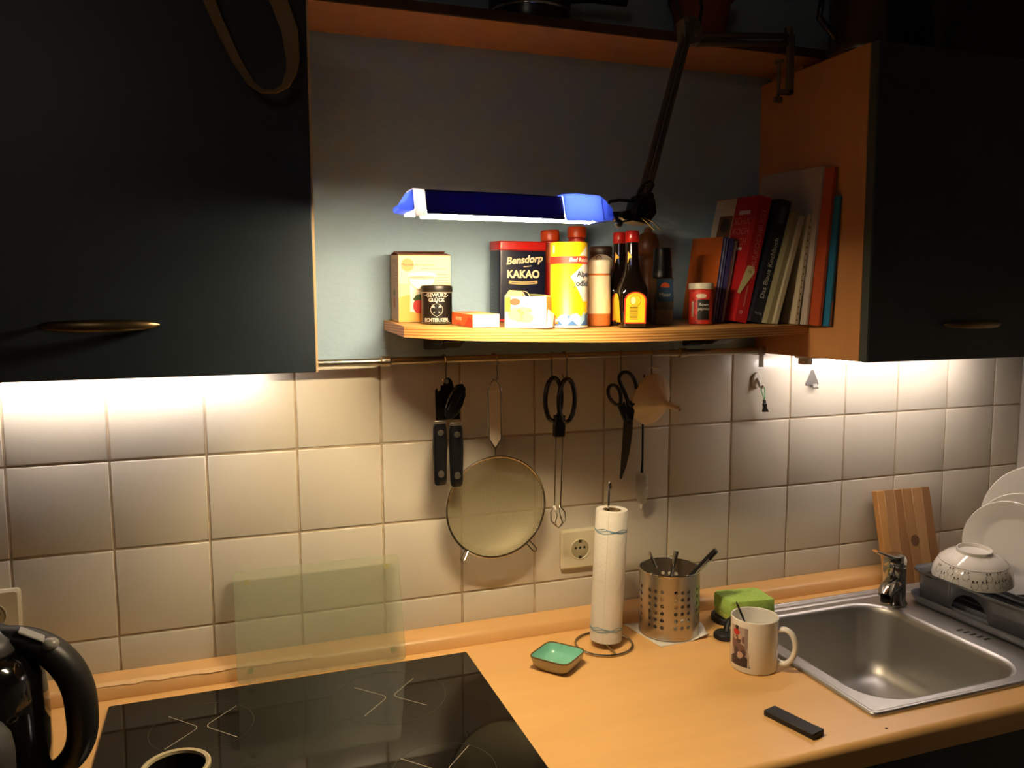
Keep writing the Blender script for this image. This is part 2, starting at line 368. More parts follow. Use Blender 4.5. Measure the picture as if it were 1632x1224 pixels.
# ================================================================== WORKTOP AND BASE CABINETS
WY = -.572; HX0, HX1, HY0, HY1 = 1.288, 1.640, -.498, -.128     # sink cut-out
wt = thing('worktop', 'long beech laminate worktop carrying the hob and the sink', 'worktop', (.8, -.3, .862))
nose = []
for k in range(9):
    a = R(90 + 90 * k / 8); nose.append((WY + .012 + .012 * math.cos(a), .9 - .012 + .012 * math.sin(a)))
def slab(x0, x1, y0, y1, front=False):
    if front: return MB().prism([(y1, .862), (y1, .9)] + nose + [(WY, .862)], x0, x1, 'x')
    return MB().box(x0, x1, y0, y1, .862, .9)
mb = MB()
for a in (slab(-.45, HX0, WY, -.0002, True), slab(HX1, FX1 - .001, WY, -.0002, True), slab(HX0, HX1, WY, HY0, True), slab(HX0, HX1, HY1, -.0002)):
    mb.add(a.v, a.f)
mb.build('slab', M['worktop'], wt, loc=(-.8, .3, -.862), ang=30)

def base_cab(x0, x1, label, drawer=False):
    t = thing('base_cabinet', label, 'cabinet', ((x0 + x1) / 2, -.29, 0), group=None)
    wd = (x1 - x0) / 2 - .001
    b = MB()
    b.box(-wd, -wd + .016, -.24, .27, .10, .861); b.box(wd - .016, wd, -.24, .27, .10, .861); b.box(-wd + .016, wd - .016, -.24, .27, .10, .116); b.box(-wd + .016, wd - .016, .262, .27, .116, .861)
    b.build('carcass', M['beech'], t, smooth=False)
    MB().box(-wd, wd, -.18, -.164, .0, .099).build('plinth', M['blackmatt'], t, smooth=False)
    d = MB().box(-wd + .0015, wd - .0015, -.259, -.241, .11, .845).build('door', M['door'], t, bevel=.0012)
    handle(d, 0, -.259, .79)
    return t
def handle(parent, x, y, z):
    L = .0700; rings = []
    for k in range(21):
        s = -1 + 2 * k / 20; e = math.sqrt(max(0, 1 - abs(s) ** 2.4))
        hh = .0015 + .0062 * e; th = .0012 + .0035 * e; yc = y - .004 - .019 * (1 - s * s) ** .8
        rings.append([(x + s * L, yc + th * math.cos(2 * math.pi * j / 12), z + hh * math.sin(2 * math.pi * j / 12)) for j in range(12)])
    b = MB().loft(rings)
    for s in (-1, 1): b.cyl((x + s * .061, y + .0005, z), (x + s * .058, y - .009, z), .0035, 10)
    return b.build('handle', M['bronze'], parent)
base_cab(-.44, .13, 'dark fronted base cabinet below the worktop left of the hob')
base_cab(.13, .74, 'dark fronted base cabinet directly below the hob')
base_cab(.74, 1.24, 'dark fronted base cabinet between the hob and the sink')
base_cab(1.24, 2.18, 'wide dark fronted base cabinet under the sink')

# ================================================================== WALL CABINETS
def wall_cab(x0, x1, z0, z1, label, hx, hz, ztop):
    t = thing('wall_cabinet', label, 'cabinet', ((x0 + x1) / 2, -.16, z0))
    X0, X1, D, H = x0 - (x0 + x1) / 2, x1 - (x0 + x1) / 2, .16, z1 - z0
    b = MB()
    b.box(X0 + .016, X1 - .016, -.14, D + .0035, 0, .016); b.box(X0 + .016, X1 - .016, -.14, D + .0035, H - .016, H); b.box(X0 + .016, X1 - .016, D - .004, D + .0035, .016, H - .016)
    b.build('carcass', M['beech'], t, smooth=False)
    for a, e in ((X0, X0 + .016), (X1 - .016, X1)):
        MB().box(a, e, -.141, D + .0035, 0, H).build('side_panel', M['beech'], t, bevel=.0006, seg=1)
    d = MB().box(X0 + .003, X1 - .003, -.1605, -.1425, .0, H - .002).build('door', M['door'], t, bevel=.0012)
    each('edge_strip', [MB().box(X0, X0 + .0029, -.160, -.143, 0, H - .002), MB().box(X1 - .0029, X1, -.160, -.143, 0, H - .002)], M['edge'], t, smooth=False)
    handle(d, hx - (x0 + x1) / 2, -.1605, hz - z0)
    MB().box(X0 + .02, X1 - .02, D - .10, D - .002, H, ztop - z0).build('rest_batten', M['beech'], t, smooth=False)
    return t
PLZ = 2.0045
wall_cab(-.085, .456, 1.4495, 1.993, 'dark blue wall cabinet on the left, upper left of the hob', .187, 1.5175, PLZ)
wcr = wall_cab(1.4065, 2.02, 1.4345, 1.988, 'dark blue wall cabinet on the right with beech side, above the sink', 1.6455, 1.4995, PLZ)
# its door edge is grey-green where the left one is pale
for ch in wcr.children:
    if ch.name.startswith('edge_strip'): ch.data.materials.clear(); ch.data.materials.append(F(72, 80, 76, .5))

def cab_light(x0, x1, z, tube, label, y=-.050, shielded=True):
    t = thing('under_cabinet_light', label, 'lamp', ((x0 + x1) / 2, y, z))
    L = (x1 - x0) / 2
    MB().box(-L - .02, L + .02, -.022, .022, -.008, -.0002).build('housing', M['white'], t, bevel=.002)
    each('tube_holder', [MB().box(-L - .019, -L - .0005, -.012, .012, -.020, -.008), MB().box(L + .0005, L + .019, -.012, .012, -.020, -.008)], M['white'], t, bevel=.002)
    MB().cyl((-L, 0, -.0145), (L, 0, -.0145), .006, 14).build('tube', tube, t)
    if not shielded: return
    MB().add([(-L - .019, -.024, -.0212), (L + .019, -.024, -.0212), (L + .019, .0015, -.0212), (-L - .019, .0015, -.0212), (-L - .019, -.024, -.0204), (L + .019, -.024, -.0204), (L + .019, .0015, -.0206), (-L - .019, .0015, -.0206)], [(0, 3, 2, 1), (4, 5, 6, 7), (0, 1, 5, 4), (1, 2, 6, 5), (2, 3, 7, 6), (3, 0, 4, 7)]).build('falloff_plate', M['white'], t, smooth=False)  # unseen plate, added so the tube's light fades faster down the tiles
    MB().box(-L - .019, L + .019, -.0248, -.024, -.0212, -.0002).build('front_cover', M['white'], t, smooth=False)
cab_light(-.05, .392, 1.4495, M['cab_tube_l'], 'lit strip light hidden under the left wall cabinet')
cab_light(1.465, 1.98, 1.4345, M['cab_tube_r'], 'lit strip light hidden under the right wall cabinet', -.100, False)

# plank across the cabinet tops
t = thing('plank', 'long beech plank lying across both wall cabinets with worn front edge', 'shelf', (.9, -.07, PLZ))
MB().box(-.75, .618, -.073, .0735, .0002, .0175).build('board', M['beech'], t, smooth=False)
MB().box(-.75, .618, -.0765, -.0731, .0006, .0172).build('raw_edge', M['rawedge'], t, bevel=.0008, seg=1)
PT = PLZ + .0177
t = thing('saucepan', 'dark round saucepan with a thin bright rim band on the top plank', 'pan', (.868, -.062, PT))
MB().lathe([(.062, 0), (.071, .006), (.073, .014), (.073, .075), (.075, .077), (.075, .08), (.070, .079), (.069, .012), (.06, .008)], 40, caps=(True, True)).build('body', M['darkpan'], t)
MB().lathe([(.0735, .024), (.0743, .0250), (.0743, .0275), (.0735, .0285)], 40, caps=(False, False)).build('rim_band', M['chrome'], t)
MB().tube([(.07, 0, .062), (.12, .0, .07), (.19, .0, .072)], [.007, .008, .009], 10).build('handle', M['black'], t)
t = thing('flowerpot', 'terracotta flowerpot on the top plank behind the lamp elbow', 'pot', (1.215, -.066, PT))
MB().lathe([(.042, 0), (.056, .085), (.056, .087), (.062, .088), (.063, .112), (.057, .112), (.052, .09), (.039, .008)], 36).build('body', M['terracotta'], t)
t = thing('metal_canister', 'grey metal canister on top of the right wall cabinet', 'canister', (1.452, -.222, 1.9882))
MB().lathe([(.050, 0), (.055, .003), (.056, .01), (.053, .016), (.053, .12), (.05, .128), (.03, .14), (.008, .142)], 36).build('body', mat('dull_metal', c(120, 108, 92), .35, .9), t)
MB().tube([(-.052, 0, .10), (-.085, 0, .10), (-.09, 0, .06), (-.055, 0, .03)], .006, 10).build('handle', M['black'], t)
t = thing('storage_crate', 'black storage crate on top of the right wall cabinet', 'crate', (1.80, -.16, 1.9882))
b = MB(); o1 = rrect(-.24, .24, -.14, .14, .03); o2 = rrect(-.26, .26, -.15, .15, .03); i2 = rrect(-.252, .252, -.142, .142, .026); i1 = rrect(-.232, .232, -.132, .132, .026)
b.loft([[(x, y, 0) for x, y in o1], [(x, y, .26) for x, y in o2], [(x, y, .26) for x, y in i2], [(x, y, .008) for x, y in i1]]); b.build('tub', M['blackmatt'], t)
each('handle', [MB().tube([(s * .258, -.05, .2), (s * .275, -.05, .2), (s * .275, .05, .2), (s * .258, .05, .2)], .005, 8) for s in (-1, 1)], M['blackmatt'], t)

# strap loop hanging over the left door
pts = [(.318, -.349, 1.988), (.3303, -.349, 1.925), (.341, -.350, 1.897), (.3608, -.352, 1.8515), (.378, -.354, 1.8225), (.3918, -.356, 1.8125), (.408, -.355, 1.8135), (.4206, -.353, 1.8222), (.429, -.351, 1.84), (.4316, -.349, 1.858), (.429, -.347, 1.893), (.418, -.346, 1.925), (.404, -.345, 1.955), (.392, -.345, 1.990)]
def ribbon(pts, wds, nrm, th=.0016):
    rings = []
    for i, pnt in enumerate(pts):
        pnt = Vector(pnt); n = Vector(nrm[i]).normalized()
        a = Vector(pts[max(i - 1, 0)]); bb = Vector(pts[min(i + 1, len(pts) - 1)]); tt = (bb - a).normalized(); sd = tt.cross(n).normalized(); n2 = sd.cross(tt)
        h = wds[i] / 2
        rings.append([pnt - sd * h - n2 * th / 2, pnt + sd * h - n2 * th / 2, pnt + sd * h + n2 * th / 2, pnt - sd * h + n2 * th / 2])
    return MB().loft(rings)
wd = [.015, .015, .014, .013, .012, .012, .011, .012, .014, .017, .021, .022, .021, .02]
nn = [(.1, -1, 0), (.1, -1, 0), (.3, -1, .1), (.5, -.9, .2), (.5, -.75, .5), (.2, -.6, .75), (0, -.5, .85), (-.2, -.6, .8), (-.25, -.85, .5), (-.1, -1, .1), (-.05, -1, 0), (0, -1, 0), (0, -1, 0), (0, -1, 0)]
o = ribbon(pts, wd, nn).build('strap', M['strap'], None, ang=60)
tag(o, 'beige canvas strap loop hanging over the left dark cabinet door', 'strap')

# ================================================================== SPICE SHELF (plywood, bowed front, slightly sagging forward)
def sz(x, y): return 1.5135 - .0095 * (x - .6) + .042 * y
out = [(.6085, -.002), (.6098, -.166), (.6534, -.2157), (.7179, -.2513), (.7866, -.2747), (.8829, -.294), (.9421, -.2990), (1.0034, -.2930), (1.1343, -.265), (1.2774, -.2165), (1.4055, -.166), (1.4055, -.002)]
t = thing('spice_shelf', 'bowed plywood wall shelf holding the spices and cookbooks', 'shelf', (1.0, -.14, 1.49))
mb = MB().loft([[(x - 1.0, y + .14, sz(x, y) - .018 - 1.49) for x, y in out], [(x - 1.0, y + .14, sz(x, y) - .0004 - 1.49) for x, y in out]])
o = mb.build('board', M['ply'], t, ang=30)
o.data.materials.append(M['ply_top'])
for pl in o.data.polygons:
    if abs(pl.normal.z) > .9: pl.material_index = 1
for bx in (.7016, 1.2473):
    b = MB().prism([(.0, -.036), (.0, -.004), (-.135, -.004), (-.135, -.012), (-.105, -.024), (-.09, -.026), (-.03, -.028), (-.010, -.036)], bx - 1.0 - .02, bx - 1.0 + .02, 'x')
    zc = sz(bx, -.05) - .018 - 1.49
    b.build('bracket', M['black'], t, loc=(0, .14, zc + .002), rot=(R(2.2), 0, 0), bevel=.002)

# ---------------------------------------------------------------- things on the shelf
LT = lambda n, s, **k: None
# carton with the jam pot picture
x0, y0 = .6195, -.0795; t = thing('carton', 'cream and orange carton with a strawberry jam pot picture, left end of shelf', 'box', (x0, y0, sz(x0 + .04, y0) + .0006), (R(2.4), 0, R(-1.5)))
wd_, dp, ht = .0915, .073, .1150
MB().box(0, wd_, 0, dp, 0, ht).build('body', F(222, 196, 140, .5), t, bevel=.0008, seg=1)
b = MB(); b.add([(0, 0, ht), (wd_, 0, ht), (wd_, .034, ht + .003), (0, .034, ht + .0045), (0, 0, ht + .0006), (wd_, 0, ht + .0006), (wd_, .034, ht + .0036), (0, .034, ht + .0051)], [(0, 3, 2, 1), (4, 5, 6, 7), (0, 1, 5, 4), (1, 2, 6, 5), (2, 3, 7, 6), (3, 0, 4, 7)])
b.add([(0, dp, ht), (wd_, dp, ht), (wd_, .038, ht + .007), (0, .038, ht + .006), (0, dp, ht + .0006), (wd_, dp, ht + .0006), (wd_, .038, ht + .0076), (0, .038, ht + .0066)], [(0, 3, 2, 1), (4, 5, 6, 7), (0, 1, 5, 4), (1, 2, 6, 5), (2, 3, 7, 6), (3, 0, 4, 7)])
b.build('flap', F(150, 82, 50), t, smooth=False)
fr = frame((0, 0, 0), (1, 0, 0), (0, 0, 1))
decal('printed_panel', F(226, 160, 66), fr, q_band(.001, .0905, .001, lambda u: .042 + .006 * math.sin(u * 60)), t, .0002)
decal('printed_panel', F(236, 222, 176), fr, q_band(.001, .0905, .066, .113), t, .0002)
decal('printed_pot', F(244, 236, 216), fr, q_band(.020, .062, lambda u: .0165 + .5 * abs(u - .041) ** 1.4, .080, 14) + q_ell(.041, .080, .026, .007), t, .0004)
decal('printed_stroke', F(196, 180, 144), fr, q_ring(.041, .080, .0235, .0255, 20, 185, 355) + q_line((.0165, .076), (.023, .022), .0012) + q_line((.0655, .076), (.059, .022), .0012), t, .0006)
decal('printed_strawberry', F(206, 38, 28), fr, q_ell(.036, .028, .011, .013), t, .0007)
decal('printed_leaf', F(70, 92, 36), fr, q_ell(.037, .043, .009, .005) + q_ell(.030, .040, .005, .003), t, .0009)
decal('printed_blob', F(190, 160, 92), fr, q_ell(.016, .098, .011, .011), t, .0004)
decal('lettering', F(90, 70, 52), fr, q_text('Marmeladentöpfchen', .0068, .034, .0985), t, .0006)
decal('lettering', F(120, 100, 78), fr, q_line((.040, .0915), (.084, .0915), .0008) + sum([q_line((.066, v), (.088, v), .0009) for v in (.082, .077, .0725, .068, .0635)], []), t, .0006)
fr = frame((0, dp, 0), (0, -1, 0), (0, 0, 1))
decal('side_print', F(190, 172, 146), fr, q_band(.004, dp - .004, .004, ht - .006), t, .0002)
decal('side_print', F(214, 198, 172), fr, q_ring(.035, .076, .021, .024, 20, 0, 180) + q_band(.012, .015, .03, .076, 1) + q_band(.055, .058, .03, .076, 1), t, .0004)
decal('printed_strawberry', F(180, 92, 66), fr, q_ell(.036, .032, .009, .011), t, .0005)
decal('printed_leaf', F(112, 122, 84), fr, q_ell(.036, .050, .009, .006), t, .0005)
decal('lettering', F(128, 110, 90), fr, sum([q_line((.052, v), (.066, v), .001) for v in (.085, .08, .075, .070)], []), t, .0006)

# spice tin
t = thing('spice_tin', 'small black round spice tin with silver lettering before the carton', 'tin', (.679, -.1105, sz(.679, -.11) + .0004))
RT = .0262
MB().lathe([(RT - .001, 0), (RT, .0008), (RT, .0535)], 40).build('body', mat('black_tin', c(24, 22, 20), .3, .3), t)
MB().lathe([(RT + .0006, .0535), (RT + .0009, .0545), (RT + .0009, .0605), (RT + .0002, .0635), (RT - .003, .0650), (.002, .0652)], 40).build('lid', mat('black_lid', c(46, 42, 38), .35, .5), t)
fa = math.atan2(-1.3625, -.349)
fr = round_frame(RT, fa)
SIL = mat('silver_print', c(222, 214, 196), .35, .3)
decal('lettering', SIL, fr, q_text('GEWÜRZ', .0085, 0, .0475, bold=.00012) + q_text('GLÜCK', .0085, 0, .0395, bold=.00012) + q_text('ECHTER KERL', .0084, 0, .0062, bold=.00018, xs=.86), t)
decal('emblem', SIL, fr, q_ring(0, .0235, .0098, .0104, 30, 100, 260) + q_ring(0, .0235, .0098, .0104, 30, -80, 80) + q_line((-.0055, .018), (.0055, .029), .0012) + q_line((.0055, .018), (-.0055, .029), .0012) + q_line((-.0068, .0278), (-.004, .0302), .0022) + q_line((.0068, .0278), (.004, .0302), .0022) + q_ell(0, .0352, .0012, .0008, 4) + q_ell(0, .0118, .0012, .0008, 4) + q_ell(-.0205, .0475, .0008, .0008, 4) + q_ell(.0205, .0475, .0008, .0008, 4), t)
decal('border_line', SIL, fr, q_band(-math.pi * RT, math.pi * RT, .0012, .0019, 40) + q_band(-math.pi * RT, math.pi * RT, .0522, .0528, 40), t)

# flat little box
x0, y0 = .7105, -.2180; t = thing('small_box', 'small orange and white packet box lying flat beside the black tin', 'box', (x0, y0, sz(x0 + .02, y0) + .0006), (R(2.4), 0, R(8)))
MB().box(0, .0475, 0, .085, 0, .0215).build('body', F(240, 232, 200), t, bevel=.0006, seg=1)
fr = frame((0, .085, 0), (0, -1, 0), (0, 0, 1))
decal('side_print', F(206, 96, 34), fr, q_band(.0005, .0845, .0005, .021, 1), t, .0002)
decal('side_print', F(176, 46, 20), fr, [[(.050, .0007), (.0843, .0007), (.0843, .012), (.070, .017)], [(.02, .0007), (.04, .0007), (.03, .006)]], t, .0004)
decal('lettering', F(246, 226, 190), fr, q_text('sauce', .0105, .030, .0112, rot=math.pi, bold=.0003), t, .0006)
fr = frame((0, 0, .0215), (1, 0, 0), (0, 1, 0))
decal('top_print', F(226, 178, 84), fr, q_band(.0005, .047, .0005, .0845, 1), t, .0002)
decal('top_print', F(190, 84, 34), fr, q_band(.004, .030, .05, .078, 1), t, .0004)

# torn open sauce carton
x0, y0 = .7655, -.2150; t = thing('sauce_box', 'torn open white and yellow sauce packet box at the shelf front', 'box', (x0, y0, sz(x0 + .03, y0 - .02) + .0010), (0, 0, R(-33)))
W_, D_, H_ = .068, .049, .0525
b = MB(); b.box(0, W_, 0, .0006, 0, H_ - .002); b.box(0, W_, D_ - .0006, D_, 0, H_ - .004); b.box(0, .0006, .0006, D_ - .0006, 0, H_); b.box(W_ - .0006, W_, .0006, D_ - .0006, 0, H_ - .001); b.box(0, W_, .0006, D_ - .0006, 0, .0006)
b.build('body', F(242, 234, 206), t, smooth=False)
b = MB().add([(0, 0, H_ - .002), (.030, 0, H_ - .002), (.026, .010, H_ + .007), (.004, .013, H_ + .008), (0, .0006, H_ - .0014), (.030, .0006, H_ - .0014), (.026, .0106, H_ + .0074), (.004, .0136, H_ + .0084)], [(0, 3, 2, 1), (4, 5, 6, 7), (0, 1, 5, 4), (1, 2, 6, 5), (2, 3, 7, 6), (3, 0, 4, 7)])
b.add([(W_, .002, H_ - .001), (W_, D_ - .004, H_ - .001), (W_ - .028, D_ - .004, H_ + .0012), (W_ - .030, .004, H_ + .0006), (W_, .002, H_ - .0004), (W_, D_ - .004, H_ - .0004), (W_ - .028, D_ - .004, H_ + .0018), (W_ - .030, .004, H_ + .0012)], [(0, 3, 2, 1), (4, 5, 6, 7), (0, 1, 5, 4), (1, 2, 6, 5), (2, 3, 7, 6), (3, 0, 4, 7)])
b.build('torn_flap', F(232, 196, 110), t, smooth=False)
MB().add([(W_ + .001, -.002, .0), (W_ + .008, .012, .001), (W_ + .007, .03, .022), (W_ + .0012, .01, .030), (W_ + .0016, -.002, .0), (W_ + .0086, .012, .001), (W_ + .0076, .03, .022), (W_ + .0018, .01, .030)], [(0, 1, 2, 3), (7, 6, 5, 4), (0, 4, 5, 1), (1, 5, 6, 2), (2, 6, 7, 3), (3, 7, 4, 0)]).build('torn_flap', F(240, 232, 210), t, smooth=False)
fr = frame((0, 0, 0), (1, 0, 0), (0, 0, 1))
decal('front_print', F(244, 226, 120), fr, q_ell(.018, .022, .014, .010) + q_ell(.036, .016, .012, .008) + q_ell(.03, .028, .009, .006), t, .0003)
decal('front_print', F(214, 214, 110), fr, q_ell(.024, .013, .006, .004) + q_ell(.040, .028, .005, .004), t, .0005)
decal('front_print', F(236, 166, 40), fr, q_band(.0005, .010, .026, .050, 1), t, .0003)
decal('front_print', F(206, 70, 30), fr, q_ell(.017, .042, .009, .0055), t, .0005)
decal('lettering', F(150, 150, 118), fr, q_text('sauce', .013, .049, .040, rot=math.pi), t, .0005)
decal('lettering', F(176, 176, 130), fr, q_text('Vanille', .011, .053, .024, rot=math.pi - .5), t, .0005)
fr = frame((W_, 0, 0), (0, 1, 0), (0, 0, 1))
decal('side_print', F(206, 158, 96), fr, q_band(.001, D_ - .001, .001, H_ - .003, 1), t, .0003)
decal('lettering', F(120, 86, 50), fr, sum([q_line((.008, v), (.040, v), .0008) for v in [.005 + .003 * k for k in range(13)]], []), t, .0005)

# cocoa tin
x0, y0 = .8015, -.0790; t = thing('cocoa_tin', 'dark blue cocoa tin with red lid standing against the wall', 'tin', (x0, y0, sz(x0 + .045, y0) + .0006), (R(2.4), 0, R(1)))
W_, D_, H_ = .0900, .054, .1440
MB().prism(rrect(0, W_, 0, D_, .004, 3), 0, H_ - .0165, 'z').build('body', F(20, 24, 46, .32), t)
MB().prism(rrect(-.0012, W_ + .0012, -.0012, D_ + .0012, .005, 3), H_ - .0165, H_, 'z').build('lid', M['redlid'], t, bevel=.002)
fr = frame((0, 0, 0), (1, 0, 0), (0, 0, 1)); CR = F(232, 214, 176)
def q_script(s, size, uc, vc): return q_text(s, size, uc, vc, shear=.25, rot=.09, bold=.0006)
decal('lettering', CR, fr, q_script('Bensdorp', .0180, .0470, .1110) + q_line((.046, .0985), (.061, .1005), .0013) + q_text('KAKAO', .0190, .0455, .0850, bold=.0007, xs=.96), t)
decal('ribbon', F(196, 168, 112), fr, q_band(.018, .073, lambda u: .0670 + 2.2 * (u - .0455) ** 2, lambda u: .0725 + 2.2 * (u - .0455) ** 2, 12), t)
decal('ribbon_print', F(60, 50, 44), fr, q_band(.023, .068, lambda u: .0690 + 2.2 * (u - .0455) ** 2, lambda u: .0703 + 2.2 * (u - .0455) ** 2, 10), t, .0005)
decal('emblem', CR, fr, q_ring(.0455, .042, .0130, .0142, 26) + [[(.0455, .0545), (.0385, .042), (.0455, .039)], [(.0455, .0545), (.0455, .039), (.0525, .042)]], t)
decal('emblem', F(190, 110, 60), fr, [[(.0455, .051), (.0405, .040), (.0505, .040)]] , t, .0005)
decal('bottom_band', F(170, 30, 28), fr, q_band(.001, W_ - .001, .001, .006, 1), t)
fr = frame((0, D_, 0), (0, -1, 0), (0, 0, 1))
decal('side_print', F(70, 76, 96), fr, q_text('KAKAO', .013, .026, .098, rot=math.pi / 2) + sum([q_line((.012, v), (.044, v), .0012) for v in [.02 + .006 * k for k in range(8)]], []), t)

# salt canister
t = thing('salt_canister', 'tall yellow salt canister with red band and blue waves', 'canister', (.8775, -.2165, sz(.8775, -.2165) + .0006))
RS = .0310; HS = .1385
MB().lathe([(RS - .0005, 0), (RS + .0004, .001), (RS + .0004, .0025), (RS, .003), (RS, HS - .002), (RS + .0004, HS - .0015), (RS + .0002, HS), (RS - .002, HS), (RS - .003, HS - .0015), (.001, HS - .0015)], 48).build('body', F(240, 196, 20, .4), t)
fa = math.atan2(-1.2565, -.547)      # towards the room
fr = round_frame(RS, fa)
MB().lathe([(RS + .0005, 0), (RS + .0005, .0028)], 48, caps=(False, False)).build('rim', F(232, 226, 210), t)
decal('red_band', F(214, 46, 26), fr, q_band(-.0480, .0445, .1035, .1155, 30), t, .0003)
decal('white_diamond', F(232, 226, 214), fr, q_band(.0030, .0260, lambda u: .083 - (u - .003) * 1.75, lambda u: .083 + (u - .003) * .88, 10) + q_band(.026, .048, lambda u: .0427 , lambda u: .103, 8), t, .0003)
decal('white_diamond', F(232, 226, 214), fr, q_band(.018, .036, lambda u: .1165, lambda u: .1165 + max(0, (u - .018)) * 1.0, 6), t, .0003)
decal('blue_edge', F(96, 120, 150), fr, q_line((.0032, .0825), (.026, .0427), .0007), t, .0005)
decal('wave_print', F(52, 102, 164), fr, q_band(-.026, .046, .0035, lambda u: .010 + .010 * max(0, math.sin((u + .03) * 70)) + .33 * max(0, u + .004), 30), t, .0004)
decal('wave_print', F(150, 190, 220), fr, q_band(-.024, .030, lambda u: .007 + .004 * math.sin(u * 260), lambda u: .013 + .008 * abs(math.sin(u * 150)) + .2 * max(0, u), 30), t, .0006)
decal('wave_print', F(236, 240, 244), fr, q_band(-.016, .014, lambda u: .009 + .004 * math.sin(u * 330), lambda u: .0125 + .010 * abs(math.sin(u * 230)), 24), t, .0008)
decal('wave_print', F(210, 130, 30), fr, q_band(-.034, -.018, .006, lambda u: .022 - .9 * abs(u + .026), 8), t, .0005)
decal('small_mark', F(190, 196, 200), fr, q_band(-.030, -.0255, .121, .134, 3), t, .0004)
decal('lettering', F(244, 236, 226), fr, q_text('Bad Reichenhaller', .0088, .0005, .1095, align='LEFT', shear=.2, bold=.0002), t, .0006)
decal('lettering', F(40, 52, 84), fr, q_text('Alpen', .0125, .0135, .0865, align='LEFT', bold=.0004) + q_text('JodSalz', .0125, .0085, .0715, align='LEFT', bold=.0004), t, .0006)
decal('lettering', F(120, 120, 124), fr, q_line((.014, .0595), (.036, .0595), .0012) + q_line((.017, .0555), (.034, .0555), .0012), t, .0006)

# two red capped tubes behind the salt
def red_tube(x, y, h, r, label, tilt):
    t = thing('spice_tube', label, 'spice', (x, y, sz(x, y) + .0008), (0, R(tilt), 0))
    MB().lathe([(r - .001, 0), (r, .001), (r, h - .022), (r - .002, h - .020)], 28).build('body', F(190, 40, 34, .35), t)
    MB().lathe([(r + .002, h - .020), (r + .0025, h - .018), (r + .0025, h - .003), (r + .0015, h), (.001, h)], 28).build('lid', M['orange'], t)
    fr = round_frame(r, math.atan2(-1.4, -.6))
    decal('label', F(206, 92, 40), fr, q_band(-.02, .02, h - .06, h - .026, 12), t)
    decal('lettering', F(60, 30, 20), fr, sum([q_line((-.012, v), (.014, v), .0014) for v in [h - .032 - .004 * k for k in range(6)]], []), t, .0006)
red_tube(.9200, -.050, .167, .0150, 'orange capped spice tube leaning left behind the yellow salt', -3.0)
red_tube(.9625, -.058, .174, .0150, 'upright orange capped spice tube behind the yellow salt', 0)

# jar with white cap, dark jar behind it
t = thing('spice_jar', 'spice jar with white cap, cream label and orange brown bottom', 'jar', (.9465, -.1870, sz(.9465, -.187) + .0006))
RJ = .0200
MB().lathe([(RJ - .001, 0), (RJ, .001), (RJ, .086), (RJ - .002, .089)], 32).build('body', M['soilbrown'], t)
MB().lathe([(RJ + .0004, .089), (RJ + .0008, .0905), (RJ + .0008, .110), (RJ - .001, .112), (.001, .112)], 32).build('cap', F(224, 212, 186, .4), t)
fr = round_frame(RJ, math.atan2(-1.286, -.616))
decal('label', F(226, 208, 170), fr, q_band(-.040, .040, .021, .0855, 30), t)
decal('lettering', F(136, 112, 84), fr, sum([q_line((-.014, v), (.014, v), .0009) for v in [.027 + .0033 * k for k in range(17)]], []), t, .0006)
t = thing('spice_jar', 'dark jar with white emblem label behind the white capped jar', 'jar', (.9900, -.105, sz(.99, -.105) + .0006))
MB().lathe([(.020, 0), (.0215, .001), (.0215, .118), (.019, .122)], 30).build('body', F(58, 36, 26, .35), t)
MB().lathe([(.0205, .122), (.021, .123), (.021, .136), (.0195, .138), (.001, .138)], 30).build('cap', F(50, 30, 22, .4), t)
fr = round_frame(.0215, math.atan2(-1.368, -.66))
decal('label', F(222, 210, 186), fr, q_band(-.028, .028, .060, lambda u: .118 + .005 * math.cos(u * 90), 20), t)
decal('emblem', F(110, 92, 74), fr, q_ring(-.004, .116, .004, .0055, 14) + q_line((-.012, .106), (.006, .106), .0012), t, .0006)

# two sauce bottles
def bottle(x, y, rz, label):
    t = thing('sauce_bottle', label, 'bottle', (x, y, sz(x, y) + .0006), (0, 0, R(rz)), group='dark seasoning bottles with red caps')
    rings = []
    def sq(h, z, e, n=32):
        out = []
        for k in range(n):
            a = 2 * math.pi * k / n; ca, sa = math.cos(a), math.sin(a)
            out.append((h * math.copysign(abs(ca) ** e, ca), h * math.copysign(abs(sa) ** e, sa), z))
        return out
    for h, z, e in ((.017, 0, .5), (.0205, .0012, .45), (.0218, .006, .42), (.0236, .030, .42), (.0252, .052, .44), (.0256, .060, .48), (.0240, .068, .6), (.0200, .078, .8), (.0160, .088, 1), (.0132, .098, 1), (.0116, .110, 1), (.0106, .128, 1), (.0104, .142, 1)): rings.append(sq(h, z, e))
    MB().loft(rings).build('body', M['maggi'], t)
    b = MB().lathe([(.0108, .142), (.0116, .143), (.0116, .159), (.0104, .1615), (.001, .1615)], 28)
    b.build('cap', M['red'], t)
    return t
